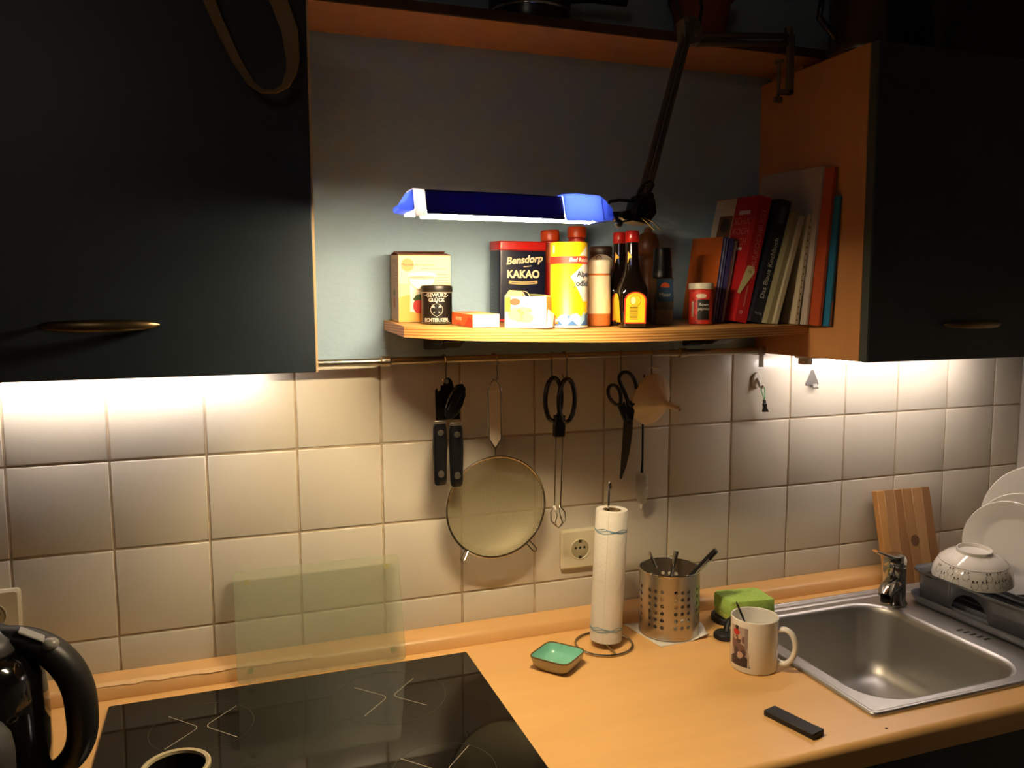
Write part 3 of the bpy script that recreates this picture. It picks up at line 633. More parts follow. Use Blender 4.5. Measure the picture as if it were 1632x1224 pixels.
for i, (x, y, rz, lb) in enumerate(((.9880, -.2290, -14, 'dark brown seasoning bottle with red cap and yellow label, nearest the edge'), (.9985, -.1620, -14, 'dark brown seasoning bottle with red cap standing behind its twin'))):
    t = bottle(x, y, rz, lb)
    # label on the face that looks at the room (leans back with the tapering body)
    fr = frame((0, -.0218, .006), (1, 0, 0), (0, -.0034, .046))
    arch = lambda k, u0: (lambda u: .038 + k + .014 * math.sqrt(max(0, 1 - (u / u0) ** 2)))
    decal('label_border', F(206, 52, 22), fr, q_band(-.0185, .0185, .001, arch(.002, .0188), 16), t, .0010)
    decal('label', F(238, 196, 24), fr, q_band(-.0162, .0162, .003, arch(0, .0166), 16), t, .0013)
    decal('label_oval', F(120, 96, 20), fr, q_ring(0, .0395, .0088, .0096, 22), t, .0016)
    decal('label_oval', F(226, 214, 170), fr, q_ell(-.004, .0395, .0045, .0055, 8), t, .0016)
    decal('barcode', F(74, 66, 30), fr, sum([q_line((-.0095, v), (.0045, v), .0008 + .0006 * (k % 3 == 0)) for k, v in enumerate([.0085 + .0022 * j for j in range(10)])], []), t, .0016)
    fr2 = frame((-.0218, 0, .006), (0, -1, 0), (-.0034, 0, .046))
    decal('label', F(232, 186, 30), fr2, q_band(-.0162, .0162, .003, arch(0, .0166), 16), t, .0010)
    fr3 = round_frame(.0113, R(-125), .118)
    decal('neck_label', F(236, 176, 30), fr3, [[(-.004, -.010), (.004, 0), (-.003, .009)]], t, .0006)

# wooden pepper mill
t = thing('pepper_mill', 'tall dark wooden pepper mill at the back of the shelf', 'mill', (1.1135, -.055, sz(1.1135, -.055) + .0006))
MB().lathe([(.024, 0), (.0245, .004), (.0235, .012), (.018, .03), (.0155, .06), (.0150, .085), (.018, .104), (.0205, .112), (.0185, .120), (.014, .124)], 32).build('body', M['woodmill'], t)
MB().lathe([(.0145, .1245), (.020, .130), (.0222, .142), (.0205, .156), (.0155, .166), (.008, .170), (.008, .173), (.006, .178), (.001, .180)], 32).build('head', M['woodmill'], t)

# sea salt grinder
t = thing('salt_grinder', 'square glass sea salt grinder with black top and blue label', 'grinder', (1.0905, -.1510, sz(1.09, -.151) + .0006), (0, 0, R(-12)))
MB().prism(rrect(-.0175, .0175, -.0175, .0175, .004, 3), 0, .083, 'z').build('glass', M['clearglass'], t, bevel=.001)
MB().prism(rrect(-.0160, .0160, -.0160, .0160, .003, 3), .001, .026, 'z').build('salt_fill', M['salt'], t)
MB().lathe([(.015, .083), (.0178, .085), (.0178, .100), (.0165, .103), (.0158, .130), (.0145, .137), (.001, .138)], 28).build('cap', M['black'], t)
fr = frame((0, -.0175, 0), (1, 0, 0), (0, 0, 1))
decal('label', F(34, 74, 110), fr, q_band(-.0150, .0150, .040, .081, 1), t)
decal('label_sun', F(226, 96, 40), fr, q_band(-.009, .009, .066, lambda u: .066 + .009 * math.sqrt(max(0, 1 - (u / .009) ** 2)), 12), t, .0006)
decal('lettering', F(206, 210, 206), fr, q_text('Meer', .0105, 0, .053), t, .0006)

# paprika jar
t = thing('paprika_jar', 'small red paprika jar with white lid and black label', 'jar', (1.1705, -.1545, sz(1.17, -.1545) + .0006))
RP = .0215
MB().lathe([(RP - .001, 0), (RP, .001), (RP, .0625), (RP - .001, .064)], 36).build('body', mat('paprika_print', c(206, 52, 36), .4, vary=.45, vscale=160), t)
MB().lathe([(RP + .0006, .064), (RP + .001, .065), (RP + .001, .0735), (RP, .0752), (.001, .0752)], 36).build('lid', F(232, 224, 204, .4), t)
fr = round_frame(RP, math.atan2(-1.318, -.84))
decal('label', F(20, 18, 20), fr, q_band(-.006, .0165, .008, .045, 14), t)
decal('label', F(226, 206, 190), fr, q_band(-.018, -.013, .014, .042, 4), t)
decal('barcode', F(50, 40, 40), fr, sum([q_line((-.0175, v), (-.0135, v), .0007) for v in [.016 + .0022 * k for k in range(12)]], []), t, .0005)
decal('pepper_print', F(224, 60, 44), fr, q_ell(-.009, .054, .010, .006) + q_ell(.012, .055, .009, .006), t)
decal('pepper_print', F(236, 214, 190), fr, q_ell(.001, .0515, .010, .004), t, .0005)
decal('lettering', F(236, 230, 220), fr, q_text('Rosen', .0072, .0055, .036, shear=.2) + q_text('paprika', .0072, .0055, .028, shear=.2), t, .0006)

# ---------------------------------------------------------------- books
def book(name, label, xr, y, lean, th, h, d, cover, pages=None, cat='book', spine=None, group=None, soft=False, pl=None):
    """xr: bottom right edge; the book leans to the right by lean degrees; spine faces the room"""
    t = thing(name, label, cat, (xr, y, sz(xr, y) + .0006), (R(2.4), R(lean), 0), group=group)
    cv = .0012 if not soft else .0005
    b = MB(); b.box(-th, -th + cv, 0, d, 0, h); b.box(-cv, 0, 0, d, 0, h); b.box(-th + cv, -cv, 0, cv, 0, h)
    b.build('cover', cover, t, smooth=False)
    MB().box(-th + cv + .0001, -cv - .0001, cv + .0001, d - .002, .002, h - .002).build('pages', pages or F(226, 216, 190, .9), t, smooth=False)
    if spine: MB().box(-th + .0002, -.0002, -.0005, 0, 0.0002, h - .0002).build('spine', spine, t, smooth=False)
    return t
SF = lambda th: frame((-th, 0, 0), (1, 0, 0), (0, 0, 1))          # spine face: u across, v up
CF = lambda th, d: frame((-th, d, 0), (0, -1, 0), (0, 0, 1))        # left cover: u from back to spine
th = .0125; t = book('cookbook', 'orange covered cookbook with blue spine, first of the row', 1.2305, -.118, 6.5, th, .162, .108, F(214, 106, 30), spine=F(44, 56, 128))
decal('spine_stripe', F(170, 172, 190), SF(th), q_band(.003, .0055, .0, .16, 1) + q_band(.0095, .0105, 0, .16, 1), t, .0008)
th = .0080; t = book('cookbook', 'slim purple blue cookbook beside the orange one', 1.2395, -.120, 7.5, th, .160, .105, F(62, 60, 118))
decal('spine_stripe', F(120, 116, 160), SF(th), q_text('Kuchen', .006, .004, .08, rot=math.pi / 2), t, .0005)
th = .0060; t = book('booklet', 'thin white booklet with shiny spine beside the purple book', 1.2465, -.116, 8.5, th, .157, .10, F(190, 188, 180), soft=True)
decal('spine_stripe', F(130, 128, 124), SF(th), q_band(.0035, .0045, 0, .155, 1), t, .0005)
t = thing('recipe_card', 'cream recipe card stuck corner up before the red cookbook', 'card', (1.2570, -.1505, 1.5635), (0, R(27), 0))
b = MB().prism([(-.003, -.004), (.003, -.004), (.014, .046), (.002, .064), (-.006, .05)], 0, .0006, 'y'); b.build('card', F(214, 204, 150), t, smooth=False)
decal('lettering', F(70, 60, 44), frame((0, 0, 0), (1, 0, 0), (0, 0, 1)), q_text('10', .009, .0030, .042), t)
th = .0270; t = book('cookbook', 'thick red school cookbook with photo on its cover', 1.2770, -.146, 10.5, th, .240, .142, F(182, 24, 30))
decal('spine_lettering', F(206, 120, 110), SF(th), q_text('SCHULKOCHBUCH', .0150, .0165, .150, rot=math.pi / 2), t)
decal('spine_lettering', F(200, 110, 100), SF(th), q_line((.0135, .03), (.0135, .070), .003), t)
decal('spine_mark', F(226, 210, 200), SF(th), q_ring(.010, .019, .0028, .004, 4, 45, 405), t)
fr = CF(th, .142)
decal('cover_photo', F(206, 198, 178), fr, q_band(.0005, .070, .108, .2385, 1), t)
decal('cover_photo', F(110, 72, 44), fr, q_band(.022, .068, .120, .205, 1), t, .0005)
decal('cover_photo', F(52, 40, 40), fr, q_ell(.046, .186, .016, .014), t, .0007)
decal('cover_photo', F(170, 124, 84), fr, q_ell(.048, .146, .018, .018), t, .0007)
decal('cover_lettering', F(214, 120, 104), fr, q_text('SCHUL', .0185, .103, .192, xs=.9) + q_text('KOCH', .0185, .103, .172) + q_text('BUCH', .0185, .103, .152), t)
decal('cover_lettering', F(224, 206, 190), fr, q_band(.086, .122, .205, .213, 1) + q_band(.086, .118, .136, .142, 1), t)
th = .0250; t = book('cookbook', 'dark navy cookbook with white spine title', 1.3035, -.156, 13.5, th, .236, .150, F(18, 24, 40))
decal('spine_lettering', F(206, 206, 200), SF(th), q_text('Das Blaue Kochbuch', .0140, .0125, .105, rot=math.pi / 2), t)
decal('spine_mark', F(70, 82, 98), SF(th), q_band(.006, .017, .190, .222, 1), t)
decal('spine_mark', F(180, 184, 186), SF(th), q_text('Verlag', .0065, .0125, .018), t)
th = .0100; t = book('exercise_book', 'yellowed exercise book leaning on the navy cookbook', 1.3145, -.172, 13.5, th, .214, .150, F(150, 142, 110), soft=True)
th = .0090; t = book('exercise_book', 'pale exercise book with white cover edge, second of the pale pair', 1.3245, -.178, 13.5, th, .207, .150, F(196, 188, 160), soft=True)
th = .0070; t = book('booklet', 'greenish grey booklet left of the hole punched ring pad', 1.3480, -.150, 9, th, .206, .14, F(96, 88, 64), soft=True)
th = .0075; t = book('ring_pad', 'cream ring pad with a row of punched holes', 1.3680, -.182, 5.5, th, .208, .15, F(206, 192, 164), soft=True)
decal('punched_hole', F(60, 50, 40), SF(th), sum([q_ell(.0036, .008 + .0125 * k, .0014, .0018, 6) for k in range(16)], []), t)
th = .0050; t = book('brochure', 'tall white brochure, the tallest in the book row', 1.3795, -.196, 3.6, th, .294, .185, F(198, 186, 176), soft=True)
th = .0065; t = book('folder', 'tall orange red folder beside the white brochure', 1.3890, -.222, 2.9, th, .290, .20, F(196, 84, 40))
th = .0055; t = book('exercise_book', 'bright blue exercise book against the beech cabinet side', 1.3990, -.236, 1.7, th, .238, .21, F(32, 126, 172), soft=True)
decal('spine_mark', F(40, 70, 100), SF(th), q_band(.003, .0053, .05, .236, 1), t)
decal('spine_mark', F(190, 106, 40), SF(th), q_band(.0025, .0053, .002, .045, 1), t)

# ================================================================== DESK LAMP
LX, LY, LZ = .545, -.42, 1.660
t = thing('desk_lamp', 'lit desk lamp with blue shade on a long arm clamped to the plank', 'lamp', (1.345, -.15, PLZ))
OFF = Vector((1.345, -.15, PLZ))
class LB(MB):
    def put(s, name, m_, par=t, **k):
        s.v = [tuple(Vector(v) - OFF) for v in s.v]; return s.build(name, m_, par, **k)
def trough(x, hb, ht_, z0, z1, th=.002):
    """section of the shade at x: open below"""
    return [(x, LY - hb, z0 - .0043), (x, LY - hb * .92, z0 + .003), (x, LY - ht_, z1 - .003), (x, LY - ht_ + .004, z1), (x, LY + ht_ - .004, z1), (x, LY + ht_, z1 - .003), (x, LY + hb * .92, z0 + .008), (x, LY + hb, z0 + .001),
            (x, LY + hb - th, z0 + .001), (x, LY + hb * .92 - th, z0 + .008), (x, LY + ht_ - th, z1 - .004), (x, LY + ht_ - .005, z1 - th), (x, LY - ht_ + .005, z1 - th), (x, LY - ht_ + th, z1 - .004), (x, LY - hb * .92 + th, z0 + .003), (x, LY - hb + th, z0 - .0043)]
SX0, SX1, SX2 = .5805, .768, .8475
shade = LB().loft([trough(SX0, .034, .024, 1.6600, 1.6875), trough(.68, .036, .026, 1.6590, 1.6870), trough(SX1, .036, .026, 1.6575, 1.6855)]).put('shade', M['blue_shade'])
LB().loft([trough(.5655, .034, .022, 1.6568, 1.6885), trough(SX0 - .0003, .034, .024, 1.6568, 1.6878)]).put('end_window', M['white_trans'], shade)
LB().loft([[(.5475, LY - .018, 1.6605), (.5475, LY + .018, 1.6605), (.5475, LY + .018, 1.6675), (.5475, LY - .018, 1.6675)], [(.5545, LY - .026, 1.660), (.5545, LY + .026, 1.660), (.5545, LY + .025, 1.6705), (.5545, LY - .025, 1.6705)], [(.5653, LY - .033, 1.660), (.5653, LY + .033, 1.660), (.5653, LY + .022, 1.6880), (.5653, LY - .022, 1.6880)]]).put('end_tip', M['blue_trans'], shade, bevel=.002)
hood = LB().loft([trough(SX1 + .0003, .040, .030, 1.6560, 1.6880), trough(.79, .041, .030, 1.6560, 1.6895), trough(.825, .036, .026, 1.6570, 1.6885)], caps=(True, True)).put('hood', M['blue_trans'], shade)
LB().loft([[(.8252, LY - .036, 1.6535), (.8252, LY + .036, 1.6535), (.8252, LY + .026, 1.6880), (.8252, LY - .026, 1.6880)], [(.8475, LY - .022, 1.6565), (.8475, LY + .022, 1.6565), (.8475, LY + .016, 1.6740), (.8475, LY - .016, 1.6740)]]).put('hood_end', M['blue_trans'], shade, bevel=.002)
# tube: folded compact fluorescent
b = LB(); b.tube([(.824, LY - .0065, 1.6585), (.582, LY - .0065, 1.6585)], .0052, 12); b.tube([(.824, LY + .0065, 1.6585), (.582, LY + .0065, 1.6585)], .0052, 12); b.tube([(.584, LY - .0065, 1.6585), (.584, LY + .0065, 1.6585)], .003, 8)
b.put('tube', M['desk_tube'])
LB().add([(.5810, LY - .0195, 1.6815), (.7675, LY - .0215, 1.6800), (.7675, LY + .0215, 1.6800), (.5810, LY + .0195, 1.6815), (.5810, LY - .0195, 1.6825), (.7675, LY - .0215, 1.6810), (.7675, LY + .0215, 1.6810), (.5810, LY + .0195, 1.6825)], [(0, 3, 2, 1), (4, 5, 6, 7), (0, 1, 5, 4), (1, 2, 6, 5), (2, 3, 7, 6), (3, 0, 4, 7)]).put('reflector', M['reflector'], shade, smooth=False)
LB().box(.8205, .8248, LY - .016, LY + .016, 1.6540, 1.676).put('tube_socket', M['white'], bevel=.002)
# knuckle between head and arm
KN = Vector((.888, -.425, 1.672))
b = LB(); b.tube([(.845, LY, 1.665), (.868, LY, 1.6665), (.885, -.423, 1.669)], .005, 10); b.cyl((.868, -.437, 1.664), (.868, -.405, 1.664), .0065, 14); b.ball((.858, -.434, 1.653), .006); b.cyl((.858, -.434, 1.652), (.858, -.425, 1.664), .003, 8)
b.prism([(.876, 1.656), (.900, 1.652), (.913, 1.668), (.910, 1.688), (.897, 1.694), (.884, 1.684)], -.443, -.409, 'y')
b.cyl((.894, -.4475, 1.672), (.894, -.405, 1.672), .0075, 16); b.cyl((.899, -.4495, 1.690), (.899, -.402, 1.690), .006, 16)
b.put('head_joint', M['black'], bevel=.0008)
# lower arm: pair of rails from the elbow down to the head
EL = Vector((1.0434, -.300, 1.968)); HD = Vector((.901, -.425, 1.690))
d = (HD - EL).normalized(); sd = d.cross(Vector((0, 1, 0))).normalized()
for s in (-1, 1):
    o_ = sd * .0052 * s
    LB().tube([EL + o_ - d * .012, HD + o_], .0047, 8).put('lower_arm_rod', M['lampmetal'])
    LB().tube([EL + sd * .002 * s + d * .01 + Vector((0, -.008, 0)), HD + sd * .002 * s - d * .05 + Vector((0, -.008, 0))], .0012, 6).put('spring', M['lampmetal'])
for dx in (0, .011): LB().tube([(.886 + dx * .5, -.446, 1.660), (.893 + dx, -.448, 1.655), (.906 + dx * .9, -.449, 1.6440)], .0007, 6).put('tension_wire', M['wire'])
# elbow
b = LB(); b.prism([(1.034, 1.944), (1.060, 1.950), (1.068, 1.962), (1.058, 1.984), (1.040, 1.992), (1.030, 1.985)], -.312, -.288, 'y'); b.cyl((1.052, -.316, 1.964), (1.052, -.284, 1.964), .006, 14); b.cyl((1.037, -.316, 1.982), (1.037, -.284, 1.982), .005, 14)
b.put('elbow', M['lampmetal'], bevel=.0008)
# upper arm to the clamp post
PO = Vector((1.352, -.150, 2.030)); e0 = EL + Vector((.012, 0, -.010)); d2 = (PO - e0).normalized(); sd2 = d2.cross(Vector((0, 1, 0))).normalized()
for s in (-1, 1): LB().tube([e0 + sd2 * .007 * s, PO + sd2 * .007 * s], .0052, 8).put('upper_arm_rod', M['lampmetal'])
# cable loops
b = LB(); b.tube([(.842, LY, 1.6745), (.850, -.423, 1.6835), (.862, -.427, 1.6855), (.880, -.43, 1.6845), (.895, -.432, 1.6895), (.908, -.433, 1.700), (.9125, -.433, 1.708), (.9085, -.432, 1.713), (.900, -.43, 1.7095), (.893, -.428, 1.700), (.891, -.425, 1.690)], .0024, 8); b.put('cable', M['black'])
b = LB(); b.tube([(1.034, -.303, 1.984), (1.022, -.303, 2.01), (1.024, -.303, 2.04), (1.045, -.30, 2.055), (1.064, -.298, 2.04), (1.072, -.296, 2.01), (1.068, -.294, 1.976)], .0026, 8)
b.put('cable', M['black'])
# clamp on the plank edge
b = LB(); b.box(1.3475, 1.3600, -.1600, -.1500, 1.9300, 2.0370); b.box(1.3475, 1.3600, -.1500, -.110, 2.0226, 2.0326); b.box(1.334, 1.3600, -.160, -.146, 1.930, 1.938)
b.cyl((1.352, -.150, 2.030), (1.352, -.150, 2.052), .008, 14)
clampo = b.put('clamp', M['lampmetal'], bevel=.001)
b = LB(); b.cyl((1.3405, -.140, 1.928), (1.3405, -.140, 1.990), .0034, 10); b.lathe([(.009, 1.990), (.009, 1.9942), (.004, 1.9948)], 16, (1.3405, -.140, 0)); b.box(1.3325, 1.3485, -.143, -.137, 1.9180, 1.9280)
b.put('clamp_screw', M['lampmetal'], clampo)

# ================================================================== RAIL AND WHAT HANGS FROM IT
RY, RZ = -.040, 1.4410
t = thing('utensil_rail', 'steel utensil rail under the spice shelf along the tiles', 'rail', (.85, RY, RZ))
MB().cyl((-.55, 0, 0), (.545, 0, 0), .0068, 20).build('bar', M['rail'], t)
for xx in (.6027, 1.2030):
    b = MB().tube([(xx - .85 - .0095, 0, 0), (xx - .85 - .007, 0, 0), (xx - .85 + .007, 0, 0), (xx - .85 + .0095, 0, 0)], [.0075, .0098, .0098, .0075], 20)
    b.cyl((xx - .85, .005, 0), (xx - .85, .0395, 0), .005, 12); b.build('support_ring', M['rail'], t)
b = MB().box(.532, .546, -.009, .0395, -.009, .009); b.box(.534, .545, -.006, -.002, -.034, -.009); b.box(.515, .565, .030, .0395, -.006, .004); b.build('end_bracket', M['rail'], t, bevel=.0012)
hook_pts = []
for k in range(13):
    a = R(20 + 215 * k / 12); hook_pts.append((0, .0085 * math.cos(a) * -1 + 0, .0085 * math.sin(a)))
hook_pts = [(0, .0082 * math.sin(R(-60 + 20 * k)) , .0082 * math.cos(R(-60 + 20 * k))) for k in range(0, 8)][::-1]
hook_pts += [(0, -.0086, -.008), (0, -.0070, -.020)]
hook_pts += [(0, -.0015 - .0065 * math.cos(R(-10 + 24 * k)) , -.034 - .0085 * math.sin(R(-10 + 24 * k))) for k in range(0, 9)]
hk = thing('rail_hook', 'steel S hook on the rail holding the can opener', 'hook', (.7090, RY, RZ), (0, 0, R(12)), group='S hooks on the utensil rail')
MB().tube(hook_pts, .0017, 8).build('wire', M['wire'], hk)
for x, lb, rz in ((.8050, 'steel S hook on the rail holding the sieve', 30), (.9205, 'steel S hook holding the left loop of the tongs', -25), (.9452, 'steel S hook holding the right loop of the tongs', 18), (1.0665, 'steel S hook on the rail holding the scissors', -30), (1.1350, 'steel S hook holding the funnel and bottle brush', -35)):
    dup(hk, (x, RY, RZ), lb, (0, 0, R(rz)))
HB = 1.4005    # height where hooks carry things

# can opener
t = thing('can_opener', 'black handled metal can opener hanging from the rail', 'can opener', (.7105, -.0610, HB))
b = MB().prism([(-.023, -.066), (.021, -.066), (.021, -.050), (.012, -.020), (.008, .003), (.002, .010), (-.006, .008), (-.009, -.004), (-.013, -.003), (-.014, -.012), (-.019, -.015), (-.020, -.008), (-.024, -.012)], -.001, .0015, 'y'); b.build('head', mat('dark_steel', c(46, 40, 34), .35, .8), t)
MB().tube([(-.003, -.0015, .003), (-.003, .002, .003)], .0045, 12).build('rivet', M['steel'], t)
k = []
for i in range(24):
    a = 2 * math.pi * i / 24; rr = 1 + .03 * math.cos(12 * a); u, v = .0150 * rr * math.cos(a), .0345 * rr * math.sin(a); ca, sa = math.cos(R(-24)), math.sin(R(-24)); k.append((.010 + u * ca - v * sa, -.033 + u * sa + v * ca))
MB().prism(k, -.014, -.003, 'y').build('turn_knob', M['black'], t, bevel=.002)
each('knob_rib', [MB().tube([(.011 + s - .010, -.0145, -.045 + .3 * s), (.011 + s + .004, -.0145, -.021 + .3 * s)], .0013, 6) for s in (-.006, 0, .006)], M['blackmatt'], t)
for hx, dz in ((-.0165, 0), (.0138, -.005)):
    o = MB().loft([[(hx + .0125 * w1 * math.copysign(abs(math.cos(2 * math.pi * j / 20)) ** .7, math.cos(2 * math.pi * j / 20)), .007 * w1 * math.sin(2 * math.pi * j / 20), z + dz) for j in range(20)] for z, w1 in ((-.072, .86), (-.080, 1.0), (-.115, 1.06), (-.150, 1.0), (-.172, .98), (-.181, .90), (-.184, .7))]).build('handle', M['black'], t)
    MB().box(hx - .0105, hx + .0105, -.006, .006, -.072 + dz, -.066 + dz).build('collar', M['steel'], o, bevel=.001)
    for zz in (-.088, -.163):
        MB().lathe([(.0058, 0), (.0056, .0012), (.001, .0016)], 18, sx=1, sy=1.15 if zz < -.1 else .95).build('rivet', M['steel'], o, loc=(hx, -.0068, zz + dz), rot=(R(90), 0, 0))

# sieve
t = thing('sieve', 'large round wire mesh sieve hanging on the tiles', 'sieve', (.8045, -.050, 1.1625), (R(2), R(-1.5), 0))
RG = .0965
ring = [(RG * math.cos(2 * math.pi * k / 64), 0, RG * math.sin(2 * math.pi * k / 64)) for k in range(64)]
b = MB().tube(ring, .0022, 8, closed=True); b.build('rim', M['wire'], t)
rings = []
for i in range(13):
    a = R(88 * i / 12); rr = (RG - .0015) * math.cos(a); dpt = .040 * math.sin(a)
    rings.append([(rr * math.cos(2 * math.pi * k / 56), .001 + dpt, rr * math.sin(2 * math.pi * k / 56)) for k in range(56)])
MB().loft(rings, caps=(False, True)).build('mesh_bowl', M['mesh'], t)
hp = [(0, 0, .1015), (0, 0, .112), (-.0115, 0, .130), (-.0125, 0, .218), (-.0105, 0, .229), (-.004, 0, .2385), (.003, 0, .239), (.0105, 0, .229), (.0125, 0, .218), (.0115, 0, .130), (.0005, 0, .112), (.0005, 0, .1015)]
MB().tube(hp, .0014, 8).build('handle_wire', M['wire'], t)
MB().prism([(0, .1155), (-.0108, .131), (-.0114, .214), (-.009, .222), (.009, .222), (.0114, .214), (.0108, .131)], -.0005, .0008, 'y').build('handle_plate', mat('satin_steel', c(236, 222, 198), .5, .2), t)
for s in (-1, 1):
    ca, sa = math.cos(R(-90 + s * 39)), math.sin(R(-90 + s * 39)); tx, tz = -sa, ca
    lp = [(RG * ca + tx * .004, -.001, RG * sa + tz * .004), ((RG + .018) * ca + tx * .004, -.010, (RG + .018) * sa + tz * .004), ((RG + .021) * ca, -.011, (RG + .021) * sa), ((RG + .018) * ca - tx * .004, -.010, (RG + .018) * sa - tz * .004), (RG * ca - tx * .004, -.001, RG * sa - tz * .004)]
    MB().tube(lp, .0013, 8).build('rest_hook', M['wire'], t)

# tongs
t = thing('tongs', 'black handled wire serving tongs hanging from two hooks', 'tongs', (.9325, -.050, HB), (0, R(1.5), 0))
def loop(cx, cz, ru, rv, n=28, pw=1.0):
    return [(cx + ru * math.cos(2 * math.pi * k / n), 0, cz + rv * math.copysign(abs(math.sin(2 * math.pi * k / n)) ** pw, math.sin(2 * math.pi * k / n))) for k in range(n)]
MB().tube(loop(-.0125, -.040, .0165, .041), .0042, 10, closed=True, flat=((0, 1, 0), (1.3, 1))).build('handle', M['black'], t)
MB().tube([(x, -.006, z) for x, y, z in loop(.0125, -.042, .0165, .041)], .0042, 10, closed=True, flat=((0, 1, 0), (1.3, 1))).build('handle', M['black'], t)
MB().prism([(-.0105, -.070), (.0105, -.070), (.0100, -.086), (.0115, -.090), (.0105, -.112), (-.0105, -.112), (-.0115, -.090), (-.0100, -.086)], -.008, .005, 'y').build('grip_block', M['black'], t, bevel=.002)
for s in (-1, 1):
    w_ = MB().tube([(s * .0055, -.001 - .003 * (s + 1), -.112), (s * .0050, -.001 - .003 * (s + 1), -.245)], .0012, 8).build('wire_leg', M['wire'], t)
    MB().tube([(s * .0050, -.001, -.245), (s * .0145, -.006, -.257), (s * .0150, -.010, -.272), (s * .005, -.012, -.283), (0, -.010, -.286)], .0012, 8).build('wire_leg', M['wire'], t)
    MB().tube([(s * .0048, -.001, -.246), (s * .003, -.011, -.262), (s * .0075, -.013, -.276), (s * .0005, -.010, -.287)], .0012, 8).build('wire_leg', M['wire'], t)

# scissors
t = thing('scissors', 'black handled kitchen scissors hanging open side up', 'scissors', (1.0760, -.050, HB))
def path(b, pts, r): return b.tube(pts, r, 10, closed=True, flat=((0, 1, 0), (1.2, 1)))
path(MB(), [(-.018, 0, .003), (-.008, 0, .008), (.004, 0, .006), (.014, 0, -.006), (.020, 0, -.024), (.020, 0, -.042), (.014, 0, -.056), (.006, 0, -.062), (.000, 0, -.052), (-.005, 0, -.036), (-.013, 0, -.020), (-.0205, 0, -.007)], .0040).build('handle', M['black'], t, sub=1)
path(MB(), [(-.044, -.004, -.018), (-.032, -.004, -.015), (-.021, -.004, -.023), (-.016, -.004, -.040), (-.017, -.004, -.056), (-.025, -.004, -.057), (-.037, -.004, -.049), (-.046, -.004, -.034)], .0040).build('handle', M['black'], t, sub=1)
MB().prism([(-.026, -.052), (-.014, -.056), (-.009, -.050), (-.006, -.062), (-.004, -.088), (-.010, -.088), (-.017, -.074)], -.006, -.0005, 'y').build('grip', M['black'], t, bevel=.0015)
MB().prism([(-.002, -.046), (.006, -.050), (.016, -.052), (.016, -.066), (.013, -.088), (.002, -.088), (-.004, -.066)], -.001, .005, 'y').build('grip', M['black'], t, bevel=.0015)
BL = mat('scissor_blade', c(118, 108, 92), .3, 1)
MB().prism([(.001, -.080), (.012, -.086), (.011, -.112), (.005, -.152), (-.003, -.182), (-.0125, -.2045), (-.0155, -.2035), (-.0125, -.160), (-.008, -.110), (-.006, -.086)], -.001, .001, 'y').build('blade', BL, t)
MB().prism([(-.004, -.080), (.005, -.086), (.003, -.120), (-.005, -.165), (-.0135, -.201), (-.0160, -.200), (-.0140, -.160), (-.011, -.110), (-.0095, -.086)], -.0035, -.0015, 'y').build('blade', BL, t)
MB().cyl((.001, -.005, -.092), (.001, .001, -.092), .0035, 14).build('pivot_screw', M['blackmatt'], t)

# funnel
ax = Vector((.27, -.88, -.15)).normalized()
q = ax.to_track_quat('Z', 'Y')
t = thing('funnel', 'cream plastic funnel hanging with its spout to the room', 'funnel', (1.1340, -.032, 1.3500))
b = MB().lathe([(.0500, 0), (.0520, .001), (.0520, .006), (.0505, .008), (.0170, .036), (.0082, .043), (.0062, .048), (.0048, .082), (.0034, .082), (.0046, .048), (.0066, .043), (.0155, .0345), (.0490, .0065)], 44, caps=(False, False))
b.f.append(()) if False else None
o = b.build('cone', M['funnel'], t); o.rotation_mode = 'QUATERNION'; o.rotation_quaternion = q
upv = Vector((0, 0, 1)); upv = (upv - upv.dot(ax) * ax).normalized(); sdv = upv.cross(ax)
tb = MB(); P0 = upv * .0485; tb.loft([[P0 + sdv * a - ax * .001 + upv * z for a, z in ((-.007, 0), (.007, 0), (.007, .016), (-.007, .016))], [P0 + sdv * a + ax * .0015 + upv * z for a, z in ((-.007, 0), (.007, 0), (.007, .016), (-.007, .016))]])
tb.loft([[P0 + upv * .016 + sdv * a + ax * e for a, e in ((-.012, -.001), (.012, -.001), (.012, .009), (-.012, .009))], [P0 + upv * .0175 + sdv * a + ax * e for a, e in ((-.012, -.001), (.012, -.001), (.012, .009), (-.012, .009))]])
tb.build('hanging_tab', M['funnel'], t, smooth=False)

# bottle brush
t = thing('bottle_brush', 'white bottle brush on a thin black rod below the funnel', 'brush', (1.1290, -.0155, 1.398))
MB().tube([(.002, 0, 0), (0, 0, -.11), (-.001, -.002, -.175), (-.0025, -.003, -.200)], [.0016, .0022, .0022, .0032], 10).build('rod', M['black'], t)
bb = MB(); bb.lathe([(.002, -.262), (.0025, -.198)], 8, (-.0025, -.003, 0))
for k in range(24):
    z = -.2005 - .0026 * k; rr = .0125 - .0035 * max(0, (k - 18) / 5)
    bb.loft([[(-.0025 + .002 * math.cos(2 * math.pi * j / 24), -.003 + .002 * math.sin(2 * math.pi * j / 24), z) for j in range(24)], [(-.0025 + (rr + random.uniform(-.0018, .0012)) * math.cos(2 * math.pi * j / 24), -.003 + (rr + random.uniform(-.002, .001)) * math.sin(2 * math.pi * j / 24), z - .0012 + random.uniform(-.0008, .0008)) for j in range(24)]], caps=(False, False))
bb.build('bristles', M['bristle'], t, smooth=False)['kind'] = 'stuff'
MB().lathe([(.003, -.274), (.0038, -.272), (.0038, -.264), (.002, -.262)], 12, (-.0035, -.003, 0)).build('tip', M['white'], t)

